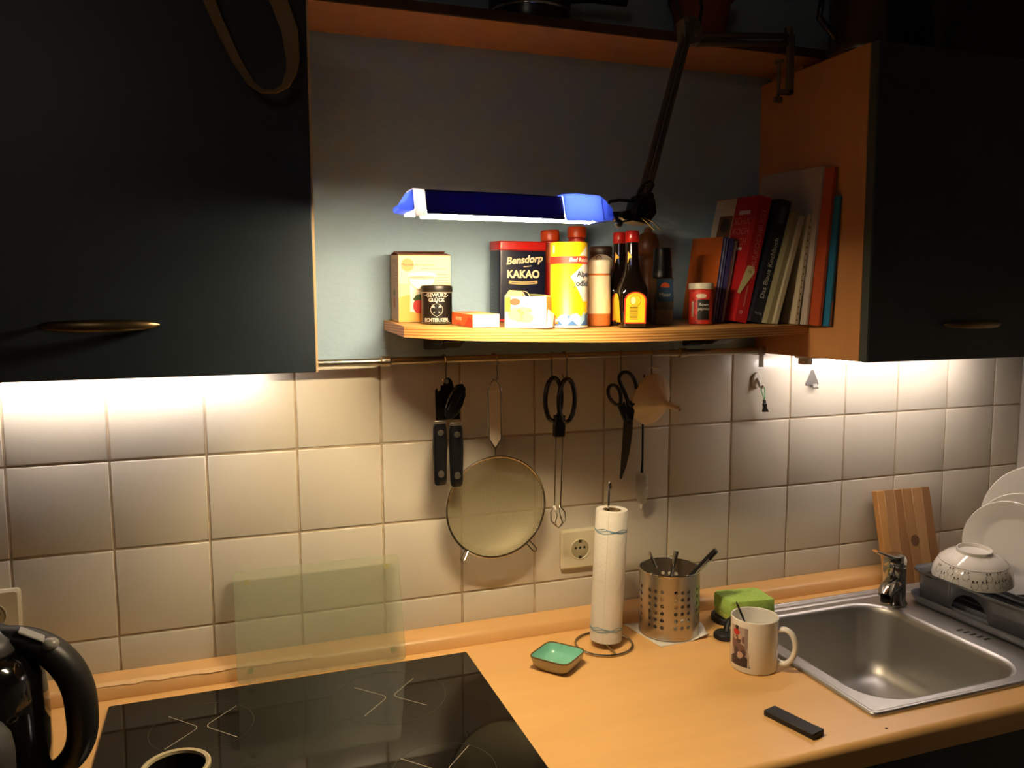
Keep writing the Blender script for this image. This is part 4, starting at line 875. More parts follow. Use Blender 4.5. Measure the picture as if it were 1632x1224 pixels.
# adhesive hooks on the tiles by the right cabinet
t = thing('adhesive_hook', 'white oval adhesive hook on the tiles under the rail end', 'hook', (1.4090, -.0004, 1.3745))
MB().prism([(.011 * math.cos(2 * math.pi * k / 28), .018 * math.sin(2 * math.pi * k / 28)) for k in range(28)], -.006, 0, 'y').build('plate', M['white'], t, bevel=.002)
MB().tube([(0, -.005, .004), (0, -.012, -.004), (.001, -.014, -.012), (.002, -.020, -.014), (.003, -.022, -.008)], [.004, .004, .0035, .003, .003], 10).build('hook', M['white'], t)
t = thing('clip_pendant', 'green cord loop with a small dark clip on the white hook', 'pendant', (1.4120, -.019, 1.3640))
MB().tube([(0, 0, 0), (-.003, 0, -.008), (.003, 0, -.022), (.006, 0, -.030), (.008, 0, -.022), (.007, 0, -.008), (.003, 0, .001)], .0009, 8, closed=True).build('cord', M['green_cord'], t)
MB().loft([[(.006 + a * .003, b_ * .002, -.030) for a, b_ in ((-1, -1), (1, -1), (1, 1), (-1, 1))], [(.007 + a * .003, b_ * .002, -.037) for a, b_ in ((-1, -1), (1, -1), (1, 1), (-1, 1))], [(.0075 + a * .0045, b_ * .003, -.038) for a, b_ in ((-1, -1), (1, -1), (1, 1), (-1, 1))], [(.008 + a * .0035, b_ * .003, -.046) for a, b_ in ((-1, -1), (1, -1), (1, 1), (-1, 1))], [(.010 + a * .0075, b_ * .003, -.056) for a, b_ in ((-1, -1), (1, -1), (1, 1), (-1, 1))]]).build('clip', M['clipbrown'], t, bevel=.0006)
DULL = mat('dull_steel', c(120, 116, 110), .5, .5)
t = thing('adhesive_hook', 'triangular steel adhesive hook on the bright tiles under the cabinet', 'hook', (1.5560, -.0004, 1.3745))
tri = []
for cx, cz, a0 in ((0, .014, 30), (-.0135, -.013, 150), (.0135, -.013, 270)):
    for k in range(7): a = R(a0 + 120 * k / 6); tri.append((cx + .004 * math.cos(a), cz + .004 * math.sin(a)))
MB().prism(tri, -.0018, 0, 'y').build('plate', DULL, t, bevel=.0006)
lip = [[(x, -.0018 - .013 * math.sin(R(180 * k / 10)), -.004 - .012 + .0068 * (1 - math.cos(R(180 * k / 10))) * (-.2) - .005 * math.sin(R(180 * k / 10) ) + (.008 if k > 7 else 0)) for x in (-.006, .006)] for k in range(9)]
MB().loft([[(a[0], a[1], a[2]), (b_[0], b_[1], b_[2]), (b_[0], b_[1] - .001, b_[2] + .0012), (a[0], a[1] - .001, a[2] + .0012)] for a, b_ in lip]).build('hook', DULL, t)

# sockets
def socket(x, z, label, double=False):
    t = thing('wall_socket', label, 'socket', (x, -.0004, z))
    W_ = .0405
    MB().loft([[(a, 0, b_) for a, b_ in rrect(-W_, W_, -W_, W_, .006, 4)], [(a, -.006, b_) for a, b_ in rrect(-W_, W_, -W_, W_, .006, 4)], [(a, -.0095, b_) for a, b_ in rrect(-W_ + .004, W_ - .004, -W_ + .004, W_ - .004, .005, 4)]]).build('cover_plate', M['cream'], t, ang=25)
    rim = MB().lathe([(.0212, .0094), (.0212, .0108), (.0200, .0112), (.0192, .0105), (.0186, .0096)], 36, caps=(False, False)).build('well_rim', M['cream'], t, rot=(R(90), 0, 0))
    MB().lathe([(.0190, .0097), (.0188, .0098), (.001, .0098)], 36, caps=(False, False)).build('well', mat('socket_well', c(176, 166, 132), .5), t, rot=(R(90), 0, 0))
    each('pin_hole', [MB().lathe([(.0026, .0099), (.0026, .0101), (.0003, .0101)], 12, (a, .003, 0)) for a in (-.0095, 0, .0095)], M['blackmatt'], t, rot=(R(90), 0, 0))
    each('earth_clip', [MB().box(-.003, .003, -.0108, -.0098, s * .0165 - .0028, s * .0165 + .0028) for s in (-1, 1)], mat('earth_metal', c(90, 76, 52), .4, .8), t, smooth=False)
socket(.9935, 1.0505, 'cream wall socket on the tiles behind the kitchen roll')
socket(-.0290, 1.0505, 'cream wall socket above the kettle at the left edge')

# ================================================================== HOB AND WHAT STANDS AROUND IT
t = thing('hob', 'black glass ceramic hob set on the beech worktop', 'hob', (.437, -.31, .9002))
b = MB().prism(rrect(-.298, .298, -.238, .2325, .004, 3), 0, .0042, 'z'); b.build('glass_plate', M['hob'], t, bevel=.0012, seg=2)
def mark(cx, cy, r):
    fr = frame((cx - .437, cy + .31, .0042), (1, 0, 0), (0, 1, 0)); sh = []
    for s in (-1, 1):
        sh += q_line((s * .050, .050), (s * .011, .008), .0011) + q_line((s * .050, -.050), (s * .011, -.008), .0011)
        sh += q_ring(s * .0185, 0, .0102, .0113, 10, 180 - 46 if s > 0 else -46, 180 + 46 if s > 0 else 46)
    decal('burner_mark', M['mark'], fr, sh, t, .0002)
    decal('burner_ring', M['thinmark'], fr, q_ring(0, 0, r, r + .0006, 48), t, .0002)
for cx, cy, r in ((.2815, -.197, .075), (.5690, -.200, .090), (.2815, -.440, .090), (.597, -.437, .072)): mark(cx, cy, r)

# glass board leaning behind the hob
A_ = (.3352, -.0740, .9046); Wd = .2880; Ln = .1868; tilt = math.asin(min(1, (.0740 - .0185) / Ln))
t = thing('glass_board', 'frosted greenish glass cutting board leaning on the tiles behind hob', 'cutting board', A_, (-tilt, 0, R(.4)))
MB().prism(rrect(0, Wd, 0, Ln, .008, 4), -.0028, .0028, 'y').build('pane', M['glassboard'], t, bevel=.0008, seg=1)
for xx in (.022, Wd - .022):
    for zz in (Ln - .020, .020):
        MB().lathe([(.0052, 0), (.0050, .0022), (.0015, .0026)], 16).build('rubber_foot', mat('clear_foot', c(206, 190, 120), .4), t, loc=(xx, .0028, zz), rot=(R(-90), 0, 0))

# kettle (only its right half is in the picture)
t = thing('kettle', 'black electric kettle with a big loop handle left of the hob', 'kettle', (.0180, -.300, .9002))
MB().lathe([(.076, 0), (.078, .002), (.078, .014), (.074, .018)], 40).build('base', M['black'], t)
MB().lathe([(.074, .018), (.0800, .026), (.0825, .07), (.0820, .13), (.0780, .170), (.066, .195), (.054, .205)], 44).build('jug', mat('glossy_black', c(10, 10, 11), .08), t)
MB().lathe([(.054, .205), (.0545, .210), (.050, .222), (.036, .231), (.004, .234)], 40).build('lid', M['dgrey'], t)
MB().lathe([(.0546, .2045), (.0556, .2052), (.0556, .2068), (.0546, .2075)], 40, caps=(False, False)).build('lid_seam', M['black'], t)
hp = [(.012, 0, .222), (.042, 0, .2195), (.070, 0, .2085), (.092, 0, .190), (.1090, 0, .165), (.1185, 0, .136), (.1200, 0, .104), (.120, 0, .070), (.107, 0, .042), (.084, 0, .026), (.066, 0, .030)]
MB().tube(hp, [.012, .0165, .0190, .0205, .0210, .0212, .0210, .0200, .0180, .0150, .012], 12, flat=((0, 1, 0), (1.15, 1)), ).build('handle', mat('soft_black', c(15, 15, 17), .42), t, sub=2)
MB().ball((.0900, -.013, .2080), .0105, sc=(1.0, 1, .8)).build('lid_button', F(150, 148, 142, .3), t)
MB().loft([[(.056, -.022, .2290), (.056, -.006, .2310), (.056, -.006, .2345), (.056, -.022, .2325)], [(.084, -.020, .2120), (.084, -.006, .2140), (.084, -.006, .2180), (.084, -.020, .2160)]]).build('lid_lever', F(150, 148, 146, .3), t, bevel=.0015)
t = thing('grey_canister', 'dark grey domed canister in front of the black kettle', 'canister', (.0570, -.470, .9002))
MB().lathe([(.036, 0), (.0385, .002), (.0385, .125)], 36).build('body', M['dgrey'], t)
MB().lathe([(.0392, .125), (.0395, .128), (.0395, .150), (.037, .166), (.030, .178), (.018, .185), (.002, .187)], 36).build('dome_lid', M['dgrey'], t)

# cup standing on the hob
t = thing('cup', 'dark cup with thick cream rim on the hob at the bottom edge', 'cup', (.2585, -.4390, .9046))
MB().lathe([(.030, 0), (.034, .002), (.0395, .060), (.0405, .072)], 40, caps=(True, False)).build('body', F(90, 74, 56, .3), t)
MB().lathe([(.0405, .072), (.0412, .0745), (.0408, .0775), (.0385, .0785), (.0352, .0775), (.0345, .074)], 40, caps=(False, False)).build('rim', M['cream_rim'], t)
MB().lathe([(.0345, .074), (.034, .05), (.033, .030), (.002, .028)], 40, caps=(False, False)).build('inside', M['coffee'], t)

# ================================================================== ON THE WORKTOP
# green square dish
t = thing('dish', 'small square mint green dish with brown rim near the kitchen roll', 'dish', (.8715, -.1850, .9004), (0, 0, R(-51)))
def dr(h, z, e=.32, n=48):
    out = []
    for k in range(n):
        a = 2 * math.pi * k / n; ca, sa = math.cos(a), math.sin(a); out.append((h * math.copysign(abs(ca) ** e, ca), h * math.copysign(abs(sa) ** e, sa), z))
    return out
MB().loft([dr(.024, 0, .5), dr(.028, .001, .45), dr(.0355, .011), dr(.0390, .0235)], caps=(True, False)).build('body', M['stone'], t)
MB().loft([dr(.0390, .0236), dr(.0394, .0252), dr(.0388, .0262), dr(.0374, .0258), dr(.0370, .0248)], caps=(False, False)).build('rim', M['brownrim'], t)
MB().loft([dr(.0371, .0250), dr(.0340, .0125), dr(.0285, .0068, .42), dr(.015, .0058, .6), dr(.002, .0056, 1)], caps=(False, True)).build('glaze', M['mint'], t)

# kitchen roll holder and roll
t = thing('roll_holder', 'wire kitchen roll stand with ring foot and hooked top', 'holder', (.9890, -.1300, .9004))
rg = [(.0535 * math.cos(2 * math.pi * k / 40), .0535 * math.sin(2 * math.pi * k / 40), .0026) for k in range(40)]
MB().tube(rg, .0024, 8, closed=True).build('foot_ring', M['wire'], t)
MB().tube([(0, -.0535, .0026), (0, -.02, .0055), (0, 0, .0075), (0, .02, .0055), (0, .0535, .0026)], .0022, 8).build('spoke', M['wire'], t)
MB().tube([(0, 0, .0075), (.003, 0, .10), (.0075, 0, .270), (.0080, 0, .306), (.0095, 0, .3110), (.0115, 0, .3085), (.0120, 0, .299)], .0021, 8).build('rod', M['chrome'], t)
t = thing('kitchen_roll', 'white kitchen roll with blue patterned bands on the wire stand', 'roll', (.9925, -.1300, .9120), (0, R(2.6), 0))
rr = [(.0175, 0)]
b = MB(); prof = [(.0175, .001), (.0280, 0), (.0298, .001), (.0302, .12), (.0300, .247), (.0285, .249), (.0175, .248)]
b.lathe(prof + [(.0170, .12), (.0175, .001)], 48, caps=(False, False)); b.build('paper', M['paper'], t)
MB().lathe([(.0165, .002), (.0170, .002), (.0170, .2475), (.0160, .2475)], 32, caps=(False, False)).build('core', F(150, 128, 92, .9), t)
fr = round_frame(.0303, math.atan2(-1.343, -.66))
BLU = F(120, 168, 190, .9)
for v0 in (.026, .212):
    sh = []
    for k in range(3):
        f_ = lambda u, k=k: v0 + .0025 * math.sin(u * (90 + 40 * k) + 2 * k) + .0022 * (k - 1)
        sh += q_band(-.046, .046, lambda u: f_(u) - .0006, lambda u: f_(u) + .0006, 60)
    decal('blue_band', BLU, fr, sh, t, .0004)
decal('sheet_edge', F(206, 198, 180, .9), fr, q_band(-.006, -.0055, .002, .247, 1), t, .0004)

# napkin under the cutlery pot
def wav(x, y): return .0012 + .0016 * math.sin(x * 70 + y * 30) ** 2 + .010 * max(0, (x - .045)) / .03 * max(0, math.sin((y + .05) * 40))
b = MB(); G = 14; vs = []; fs = []
def npt(i, j):
    u, v = i / G, j / G
    A0, B0, C0, D0 = Vector((1.0700, -.0560)), Vector((1.0850, -.1755)), Vector((1.1960, -.1700)), Vector((1.2050, -.0560))
    pnt = (A0 * (1 - v) + B0 * v) * (1 - u) + (D0 * (1 - v) + C0 * v) * u
    edge = max(0, u - .62) / .38
    z = .0006 + .0012 * abs(math.sin(u * 9 + v * 4)) * min(1, 6 * min(u, 1 - u, v, 1 - v) + .3) * (1 if (.15 < v) else 0) * 0 + edge * .015 * (abs(math.sin(v * 7.0)))
    return (pnt.x, pnt.y, .9003 + z)
for i in range(G + 1):
    for j in range(G + 1): vs.append(npt(i, j))
for i in range(G):
    for j in range(G): fs.append((i * (G + 1) + j, (i + 1) * (G + 1) + j, (i + 1) * (G + 1) + j + 1, i * (G + 1) + j + 1))
b.add(vs, fs); me = bpy.data.meshes.new('napkin'); me.from_pydata(b.v, [], b.f); me.update()
o = link('napkin', me, M['napkin'], ang=60); sm = o.modifiers.new('thick', 'SOLIDIFY'); sm.thickness = .0006; sm.offset = 1
tag(o, 'crumpled white paper napkin lying under the steel cutlery pot', 'napkin')

# perforated cutlery pot
PX_, PY_ = 1.1380, -.1130
t = thing('cutlery_pot', 'perforated brushed steel pot holding cutlery on the napkin', 'pot', (PX_, PY_, .9022))
RPt = .0585; HP = .1260
b = MB(); NA = 28; cols = {}
holes_z = [.026 + .0138 * k for k in range(6)]
zl = [0.0]
for hz in holes_z: pass
zl += [HP]
aw = 2 * math.pi / NA
hole_cols = {k for k in range(NA) if k % 4}
def cp(a, z, r=RPt): return (r * math.cos(a), r * math.sin(a), z)
A_OFF = math.atan2(-1.36, -.81) - aw / 2
for k in range(NA):
    a0 = A_OFF + k * aw; a1 = a0 + aw; am = (a0 + a1) / 2
    if k not in hole_cols:
        for j in range(4): b.add([cp(a0 + aw * j / 4, 0), cp(a0 + aw * (j + 1) / 4, 0), cp(a0 + aw * (j + 1) / 4, HP), cp(a0 + aw * j / 4, HP)], [(0, 1, 2, 3)])
        continue
    zprev = 0
    for hz in holes_z:
        s = .0058; b.add([cp(a0, zprev), cp(a1, zprev), cp(a1, hz - s), cp(a0, hz - s)], [(0, 1, 2, 3)])
        n = 16; rv = .0037; inner = [(am + (rv / RPt) * math.cos(2 * math.pi * j / n), hz + rv * math.sin(2 * math.pi * j / n)) for j in range(n)]
        outer = []
        for j in range(n):
            ca, sa = math.cos(2 * math.pi * j / n), math.sin(2 * math.pi * j / n); f_ = 1 / max(abs(ca), abs(sa)); outer.append((am + (aw / 2) * max(-1, min(1, ca * f_)), hz + s * max(-1, min(1, sa * f_))))
        vs = [cp(*q_) for q_ in outer] + [cp(*q_) for q_ in inner]
        b.add(vs, [(j, (j + 1) % n, n + (j + 1) % n, n + j) for j in range(n)]); zprev = hz + s
    b.add([cp(a0, zprev), cp(a1, zprev), cp(a1, HP), cp(a0, HP)], [(0, 1, 2, 3)])
me = bpy.data.meshes.new('perforated_body'); nv = len(b.v)
me.from_pydata(b.v + [((RPt - .0008) / RPt * x, (RPt - .0008) / RPt * y, z) for x, y, z in b.v], [], b.f + [tuple(reversed([k + nv for k in f_])) for f_ in b.f]); me.update()
me.polygons.foreach_set('use_smooth', [True] * len(me.polygons))
me.normals_split_custom_set_from_vertices([Vector((v.co.x, v.co.y, 0)).normalized() * (1 if v.index < nv else -1) for v in me.vertices])
me.materials.append(M['steel']); o = bpy.data.objects.new('perforated_body', me); COL.objects.link(o); o.parent = t
MB().lathe([(RPt - .001, .0002), (RPt - .001, .0012), (.001, .0012)], 48).build('bottom', M['steel'], t)
MB().tube([(RPt * math.cos(2 * math.pi * k / 60), RPt * math.sin(2 * math.pi * k / 60), HP) for k in range(60)], .0013, 8, closed=True).build('rim', M['chrome'], t)
# cutlery in it
def cutlery(name, label, foot, top, kind):
    f_, tp = Vector(foot), Vector(top); d_ = tp - f_; L = d_.length
    t = thing(name, label, 'cutlery', (PX_ + f_.x, PY_ + f_.y, .9036 + f_.z)); t.rotation_mode = 'QUATERNION'
    t.rotation_quaternion = d_.to_track_quat('Z', 'Y')
    if kind == 'spoon':
        MB().tube([(0, 0, .03), (0, 0, L * .6), (0, .001, L * .8), (0, 0, L)], [.0022, .0028, .0056, .0062], 10, flat=((1, 0, 0), (1, .5))).build('handle', M['chrome'], t)
        MB().ball((0, 0, .02), .013, sc=(.8, .25, 1.4)).build('bowl', M['chrome'], t)
    elif kind == 'fork':
        MB().tube([(0, 0, .04), (0, 0, L * .6), (0, .001, L * .85), (0, 0, L)], [.0022, .0028, .0056, .0064], 10, flat=((1, 0, 0), (1, .45))).build('handle', M['chrome'], t)
        each('tine', [MB().tube([(s * .004, 0, 0), (s * .004, .001, .03), (0, 0, .042)], .0011, 6) for s in (-1.5, -.5, .5, 1.5)], M['chrome'], t)
    else:
        MB().tube([(0, 0, L * .42), (0, 0, L * .5), (0, 0, L * .9), (0, 0, L)], [.005, .0065, .0085, .0078], 12, flat=((1, 0, 0), (1, .7))).build('handle', M['black'], t)
        MB().prism([(-.006, .0), (.004, .003), (.006, L * .43), (-.006, L * .43)], -.0007, .0007, 'y').build('blade', M['chrome'], t)
cutlery('teaspoon', 'steel spoon handle leaning left out of the cutlery pot', (.020, -.010, .004), (-.034, .019, .153), 'spoon')
cutlery('dinner_fork', 'dark narrow fork handle in the middle of the cutlery pot', (-.010, .010, .004), (.030, .026, .146), 'fork')
cutlery('kitchen_knife', 'black handled knife sticking right out of the cutlery pot', (-.034, .034, .004), (.076, -.043, .163), 'knife')
cutlery('dinner_fork', 'shiny fork handle below the black knife, leaning right', (-.036, .018, .004), (.060, -.047, .148), 'fork')
cutlery('teaspoon', 'shiny spoon handle rightmost in the cutlery pot', (-.018, .036, .004), (.078, -.026, .142), 'spoon')

# sponge on a round black lid
t = thing('jar_lid', 'flat dark round lid lying under the green sponge', 'lid', (1.2830, -.108, .9003))
MB().lathe([(.036, 0), (.038, .001), (.038, .010), (.036, .0125), (.001, .0130)], 36).build('disc', M['rubber'], t)
t = thing('sponge', 'bright green cleaning sponge lying beside the sink', 'sponge', (1.3020, -.1250, .9136), (0, R(1.5), R(-4)))
def block(w, d_, z0, z1, seed):
    rnd = random.Random(seed); rings = []
    for z, k in ((z0, .97), (z0 + .004, 1), (z1 - .004, 1), (z1, .97)):
        rings.append([(x * k + rnd.uniform(-.0008, .0008), y * k + rnd.uniform(-.0008, .0008), z + .003 * math.cos(x * 30)) for x, y in rrect(-w, w, -d_, d_, .007, 4)])
    return MB().loft(rings)
block(.0500, .0350, .012, .0415, 3).build('foam', M['sponge'], t, ang=60)
block(.0485, .0340, .0, .0118, 5).build('scouring_layer', M['scour'], t, ang=60)

# rubber plug with lever
t = thing('sink_plug', 'black rubber sink plug with a raised handle beside the napkin', 'plug', (1.2230, -.1790, .9003))
MB().lathe([(.0200, 0), (.0218, .001), (.0218, .007), (.0195, .0105), (.008, .0115), (.001, .0115)], 32).build('disc', M['plug'], t)
MB().tube([(.002, 0, .0105), (.006, .004, .020), (.013, .008, .030), (.020, .010, .0335), (.018, .006, .022)], [.005, .0045, .004, .004, .0035], 10, flat=((0, 1, 0), (1.4, 1))).build('lever', M['plug'], t)

# mug with spoon
MX, MY = 1.1990, -.3020
t = thing('mug', 'white mug with colourful print and right handle beside the sink', 'mug', (MX, MY, .9003))
RM, HM = .0410, .0935
MB().lathe([(.036, 0), (.0395, .0012), (RM, .004), (RM, HM - .001), (RM - .0012, HM), (RM - .0026, HM - .001), (RM - .003, HM - .004), (RM - .0035, .008), (.034, .005), (.001, .005)], 56, caps=(True, True)).build('body', M['ceram'], t)
va = math.atan2(-1.171, -.869)          # towards the camera side
ha = va + R(78)
hd = Vector((math.cos(ha), math.sin(ha), 0))
hpts = [hd * (RM - .002) + Vector((0, 0, .0735)), hd * (RM + .012) + Vector((0, 0, .0765)), hd * (RM + .024) + Vector((0, 0, .068)), hd * (RM + .029) + Vector((0, 0, .049)), hd * (RM + .024) + Vector((0, 0, .028)), hd * (RM + .012) + Vector((0, 0, .0155)), hd * (RM - .002) + Vector((0, 0, .0180))]
def smooth_path(P, n=4):
    out = []; Q = [P[0]] + list(P) + [P[-1]]
    for i in range(1, len(Q) - 2):
        for k in range(n):
            s = k / n; a, b_, c_, d_ = Q[i - 1], Q[i], Q[i + 1], Q[i + 2]
            out.append(.5 * ((2 * b_) + (c_ - a) * s + (2 * a - 5 * b_ + 4 * c_ - d_) * s * s + (3 * b_ - a - 3 * c_ + d_) * s ** 3))
    return out + [P[-1]]
MB().tube(smooth_path(hpts), .0058, 12, flat=((-hd.y, hd.x, 0), (1.15, .85))).build('handle', M['ceram'], t)
fr = round_frame(RM, va)
U0, U1 = -.0470, -.0105
decal('print', F(186, 168, 158, .3), fr, q_band(U0, U1, .012, .082, 14), t, .0003)
decal('print', F(60, 48, 52, .3), fr, q_band(U0, U1, .012, lambda u: .028 + .003 * math.sin(u * 300), 14), t, .0004)
decal('print', F(126, 92, 84, .3), fr, q_ell(-.024, .040, .011, .012, 10) + q_ell(-.036, .052, .008, .014, 8) + q_ell(-.018, .060, .004, .006, 6), t, .0005)
decal('print', F(86, 64, 66, .3), fr, q_ell(-.033, .037, .006, .008, 8) + q_ell(-.0185, .036, .005, .007, 8) + q_ell(-.027, .058, .004, .006, 8), t, .0006)
decal('print', F(206, 172, 152, .3), fr, q_ell(-.026, .0645, .004, .005, 8) + q_ell(-.0355, .062, .0035, .0045, 8) + q_ell(-.0245, .033, .006, .005, 8), t, .0007)
decal('print', F(150, 138, 134, .3), fr, q_band(-.0165, -.0108, .045, .082, 3), t, .0006)
decal('print', F(204, 44, 34, .3), fr, q_ell(-.0330, .0715, .0075, .0055, 8), t, .0008)
decal('print', F(34, 28, 30, .3), fr, q_band(-.0345, -.0285, .0765, .0835, 4) + q_band(-.037, -.0355, .078, .082, 2) + q_band(-.034, -.029, .0625, .0650, 3), t, .0008)
decal('print', F(60, 54, 50, .3), fr, q_band(-.0085, -.0080, .012, .036, 1) + q_band(-.0078, -.0050, .0125, .0140, 2) + q_band(-.0064, -.0058, .0125, .0190, 1), t, .0005)
f_ = Vector((.014, -.004, .0065)); tp = Vector((-.0310, .012, .117)); d_ = tp - f_
t = thing('coffee_spoon', 'black spoon standing in the white mug', 'cutlery', (MX + f_.x, MY + f_.y, .9003 + f_.z)); t.rotation_mode = 'QUATERNION'; t.rotation_quaternion = d_.to_track_quat('Z', 'Y')
L = d_.length
MB().tube([(0, 0, .025), (0, 0, L * .5), (0, 0, L * .78), (0, 0, L * .95), (0, 0, L)], [.0018, .0024, .0040, .0038, .0018], 10, flat=((1, 0, 0), (1, .5))).build('handle', M['black'], t)
MB().ball((0, 0, .016), .011, sc=(.8, .25, 1.35)).build('bowl', M['black'], t)

# small black stick
cx, cy = (1.1095 + 1.1298) / 2 + .009, (-.454 - .5433) / 2 + .0030
t = thing('black_stick', 'small flat black plastic stick lying on the open worktop', 'stick', (1.1315, -.4935, .9003), (0, 0, R(-75.5)))
MB().prism(rrect(-.0450, .0450, -.0135, .0135, .002, 3), 0, .0088, 'z').build('case', M['blackmatt'], t, bevel=.0014)
MB().box(.0285, .0445, -.0130, .0130, .0088, .0092).build('sliding_cap', M['blackmatt'], t, bevel=.0002, seg=1)
o = MB().lathe([(.0022, 0), (.0018, .0006), (.0003, .0009)], 9, sx=1.3).build('crumb', F(84, 50, 24), None, loc=(1.2575, -.5500, .9002)); tag(o, 'tiny brown crumb on the worktop in front of the sink corner', 'crumb')

# ================================================================== SINK
t = thing('sink', 'stainless steel inset sink with rounded bowl and drainer', 'sink', (1.45, -.30, .9))
def ring3(x0, x1, y0, y1, r, z, n=12): return [(x - 1.45, y + .30, z) for x, y in rrect(x0, x1, y0, y1, r, n)]
BX0, BX1, BY0, BY1 = 1.300, 1.628, -.490, -.138
SXL, SXR, SYF, SYB = 1.262, 2.120, -.519, -.079
# bowl
b = MB().loft([ring3(BX0 - .009, BX1 + .009, BY0 - .009, BY1 + .009, .077, .0046), ring3(BX0 - .004, BX1 + .004, BY0 - .004, BY1 + .004, .072, .0034), ring3(BX0, BX1, BY0, BY1, .068, -.002), ring3(BX0 + .002, BX1 - .002, BY0 + .002, BY1 - .002, .066, -.010), ring3(BX0 + .012, BX1 - .012, BY0 + .012, BY1 - .012, .056, -.105),
               ring3(BX0 + .020, BX1 - .020, BY0 + .020, BY1 - .020, .050, -.130), ring3(BX0 + .036, BX1 - .036, BY0 + .036, BY1 - .036, .048, -.146), ring3(BX0 + .07, BX1 - .07, BY0 + .07, BY1 - .07, .03, -.151), ring3(BX0 + .12, BX1 - .12, BY0 + .12, BY1 - .12, .02, -.153)], caps=(False, True))
b.build('bowl', M['sink'], t, ang=60)
# flat deck around the bowl with a hole: bridge between the bowl mouth and the outline
inner = rrect(BX0 - .009, BX1 + .009, BY0 - .009, BY1 + .009, .077, 12)
cxm, cym = (BX0 + BX1) / 2, (BY0 + BY1) / 2
def on_box(px, py, x0, x1, y0, y1):
    dx, dy = px - cxm, py - cym; s = 1e9
    if dx > 1e-9: s = min(s, (x1 - cxm) / dx)
    if dx < -1e-9: s = min(s, (x0 - cxm) / dx)
    if dy > 1e-9: s = min(s, (y1 - cym) / dy)
    if dy < -1e-9: s = min(s, (y0 - cym) / dy)
    return (cxm + dx * s, cym + dy * s)
XM = 1.668
loops = [inner]
ou = [on_box(px, py, SXL + .010, XM, SYF + .010, SYB - .034) for px, py in inner]
# snap the samples next to each corner onto it
for cxx, cyy in ((SXL + .010, SYF + .010), (XM, SYF + .010), (SXL + .010, SYB - .034), (XM, SYB - .034)):
    k = min(range(len(ou)), key=lambda i: (ou[i][0] - cxx) ** 2 + (ou[i][1] - cyy) ** 2); ou[k] = (cxx, cyy)
b = MB().loft([[(x - 1.45, y + .30, .0046) for x, y in inner], [(x - 1.45, y + .30, .0046) for x, y in ou]], caps=(False, False))
# rest of the deck: back ledge with two raised ridges, drainer and outer rim
b.add([(SXL + .010 - 1.45, SYB - .034 + .30, .0046), (SXR - 1.45 - .01, SYB - .034 + .30, .0046), (SXR - 1.45 - .01, SYF + .31, .0046), (XM - 1.45, SYF + .31, .0046), (XM - 1.45, SYB - .034 + .30, .0046)], [(4, 3, 2, 1)])
yp = [(-.034, .0046), (-.030, .0066), (-.0275, .0070), (-.025, .0066), (-.022, .0046), (-.017, .0046), (-.0135, .0068), (-.0115, .0070), (-.009, .0064), (-.006, .0046)]
b.loft([[(xx, SYB + .30 + dy, zz) for dy, zz in yp] for xx in (SXL + .010 - 1.45, SXR - .01 - 1.45)], caps=(False, False), closed=False)
b.build('deck', M['sink'], t, ang=50)
rim = []
for off, zz in ((.0, .0002), (.0, .0040), (.0012, .0056), (.004, .0062), (.0075, .0058), (.0102, .0045)):
    rim.append([(x - 1.45, y + .30, zz) for x, y in rrect(SXL + off, SXR - off, SYF + off, SYB - off * .6, max(.010 - off * .5, .004), 4)])
MB().loft(rim, caps=(False, False)).build('edge_rim', M['sink'], t, ang=60)
each('overflow_slot', [MB().box(.2080 + .0030 * k, .2230 + .0030 * k, -.018 - .0125 * k, -.0125 - .0125 * k, .0042, .0049) for k in range(5)], M['blackmatt'], t, smooth=False)
each('drainer_rib', [MB().loft([[(.27 + x, -.19 + .047 * k + dy, z) for dy, z in ((-.006, .0046), (-.002, .0062), (.002, .0062), (.006, .0046))] for x in (0, .36)], caps=(True, True), closed=False) for k in range(9)], M['sink'], t)
MB().lathe([(.028, -.1528), (.028, -.1518), (.022, -.1516), (.018, -.1526), (.002, -.1526)], 28, (0.014, -.014, 0), caps=(False, False)).build('drain', M['chrome'], t)

# tap
TX, TY = 1.6530, -.1600
t = thing('tap', 'chrome single lever tap behind the sink bowl', 'tap', (TX, TY, .9046))
td = Vector((-.80, -.60, 0)).normalized(); tsd = Vector((.60, -.80, 0))
MB().lathe([(.0270, 0), (.0275, .002), (.0265, .006), (.0235, .010), (.0228, .060), (.0230, .078), (.0222, .084)], 32).build('body', M['chrome'], t)
def oval(ctr, n, upv, wu, wv, k=20): n = Vector(n).normalized(); u_ = n.cross(Vector(upv)).normalized(); v_ = u_.cross(n); return [Vector(ctr) + u_ * wu * math.cos(2 * math.pi * j / k) + v_ * wv * math.sin(2 * math.pi * j / k) for j in range(k)]
sp = MB().loft([oval(td * .005 + Vector((0, 0, .042)), td, (0, 0, 1), .019, .024), oval(td * .040 + Vector((0, 0, .050)), td, (0, 0, 1), .017, .018), oval(td * .085 + Vector((0, 0, .058)), td, (0, 0, 1), .0155, .0145), oval(td * .108 + Vector((0, 0, .058)), td + Vector((0, 0, -.5)), (0, 0, 1), .0145, .0135), oval(td * .118 + Vector((0, 0, .054)), td + Vector((0, 0, -1.3)), (0, 0, 1), .0125, .012)])
sp.build('spout', M['chrome'], t)
MB().lathe([(.0092, -.008), (.0098, 0), (.001, 0)], 18).build('aerator', M['blackmatt'], t, loc=td * .107 + Vector((0, 0, .0455)))
MB().lathe([(.0222, .084), (.0232, .088), (.0230, .098), (.0195, .106), (.010, .110), (.001, .1105)], 32).build('cap', M['chrome'], t)
ld = Vector((-.93, -.36, 0)).normalized()
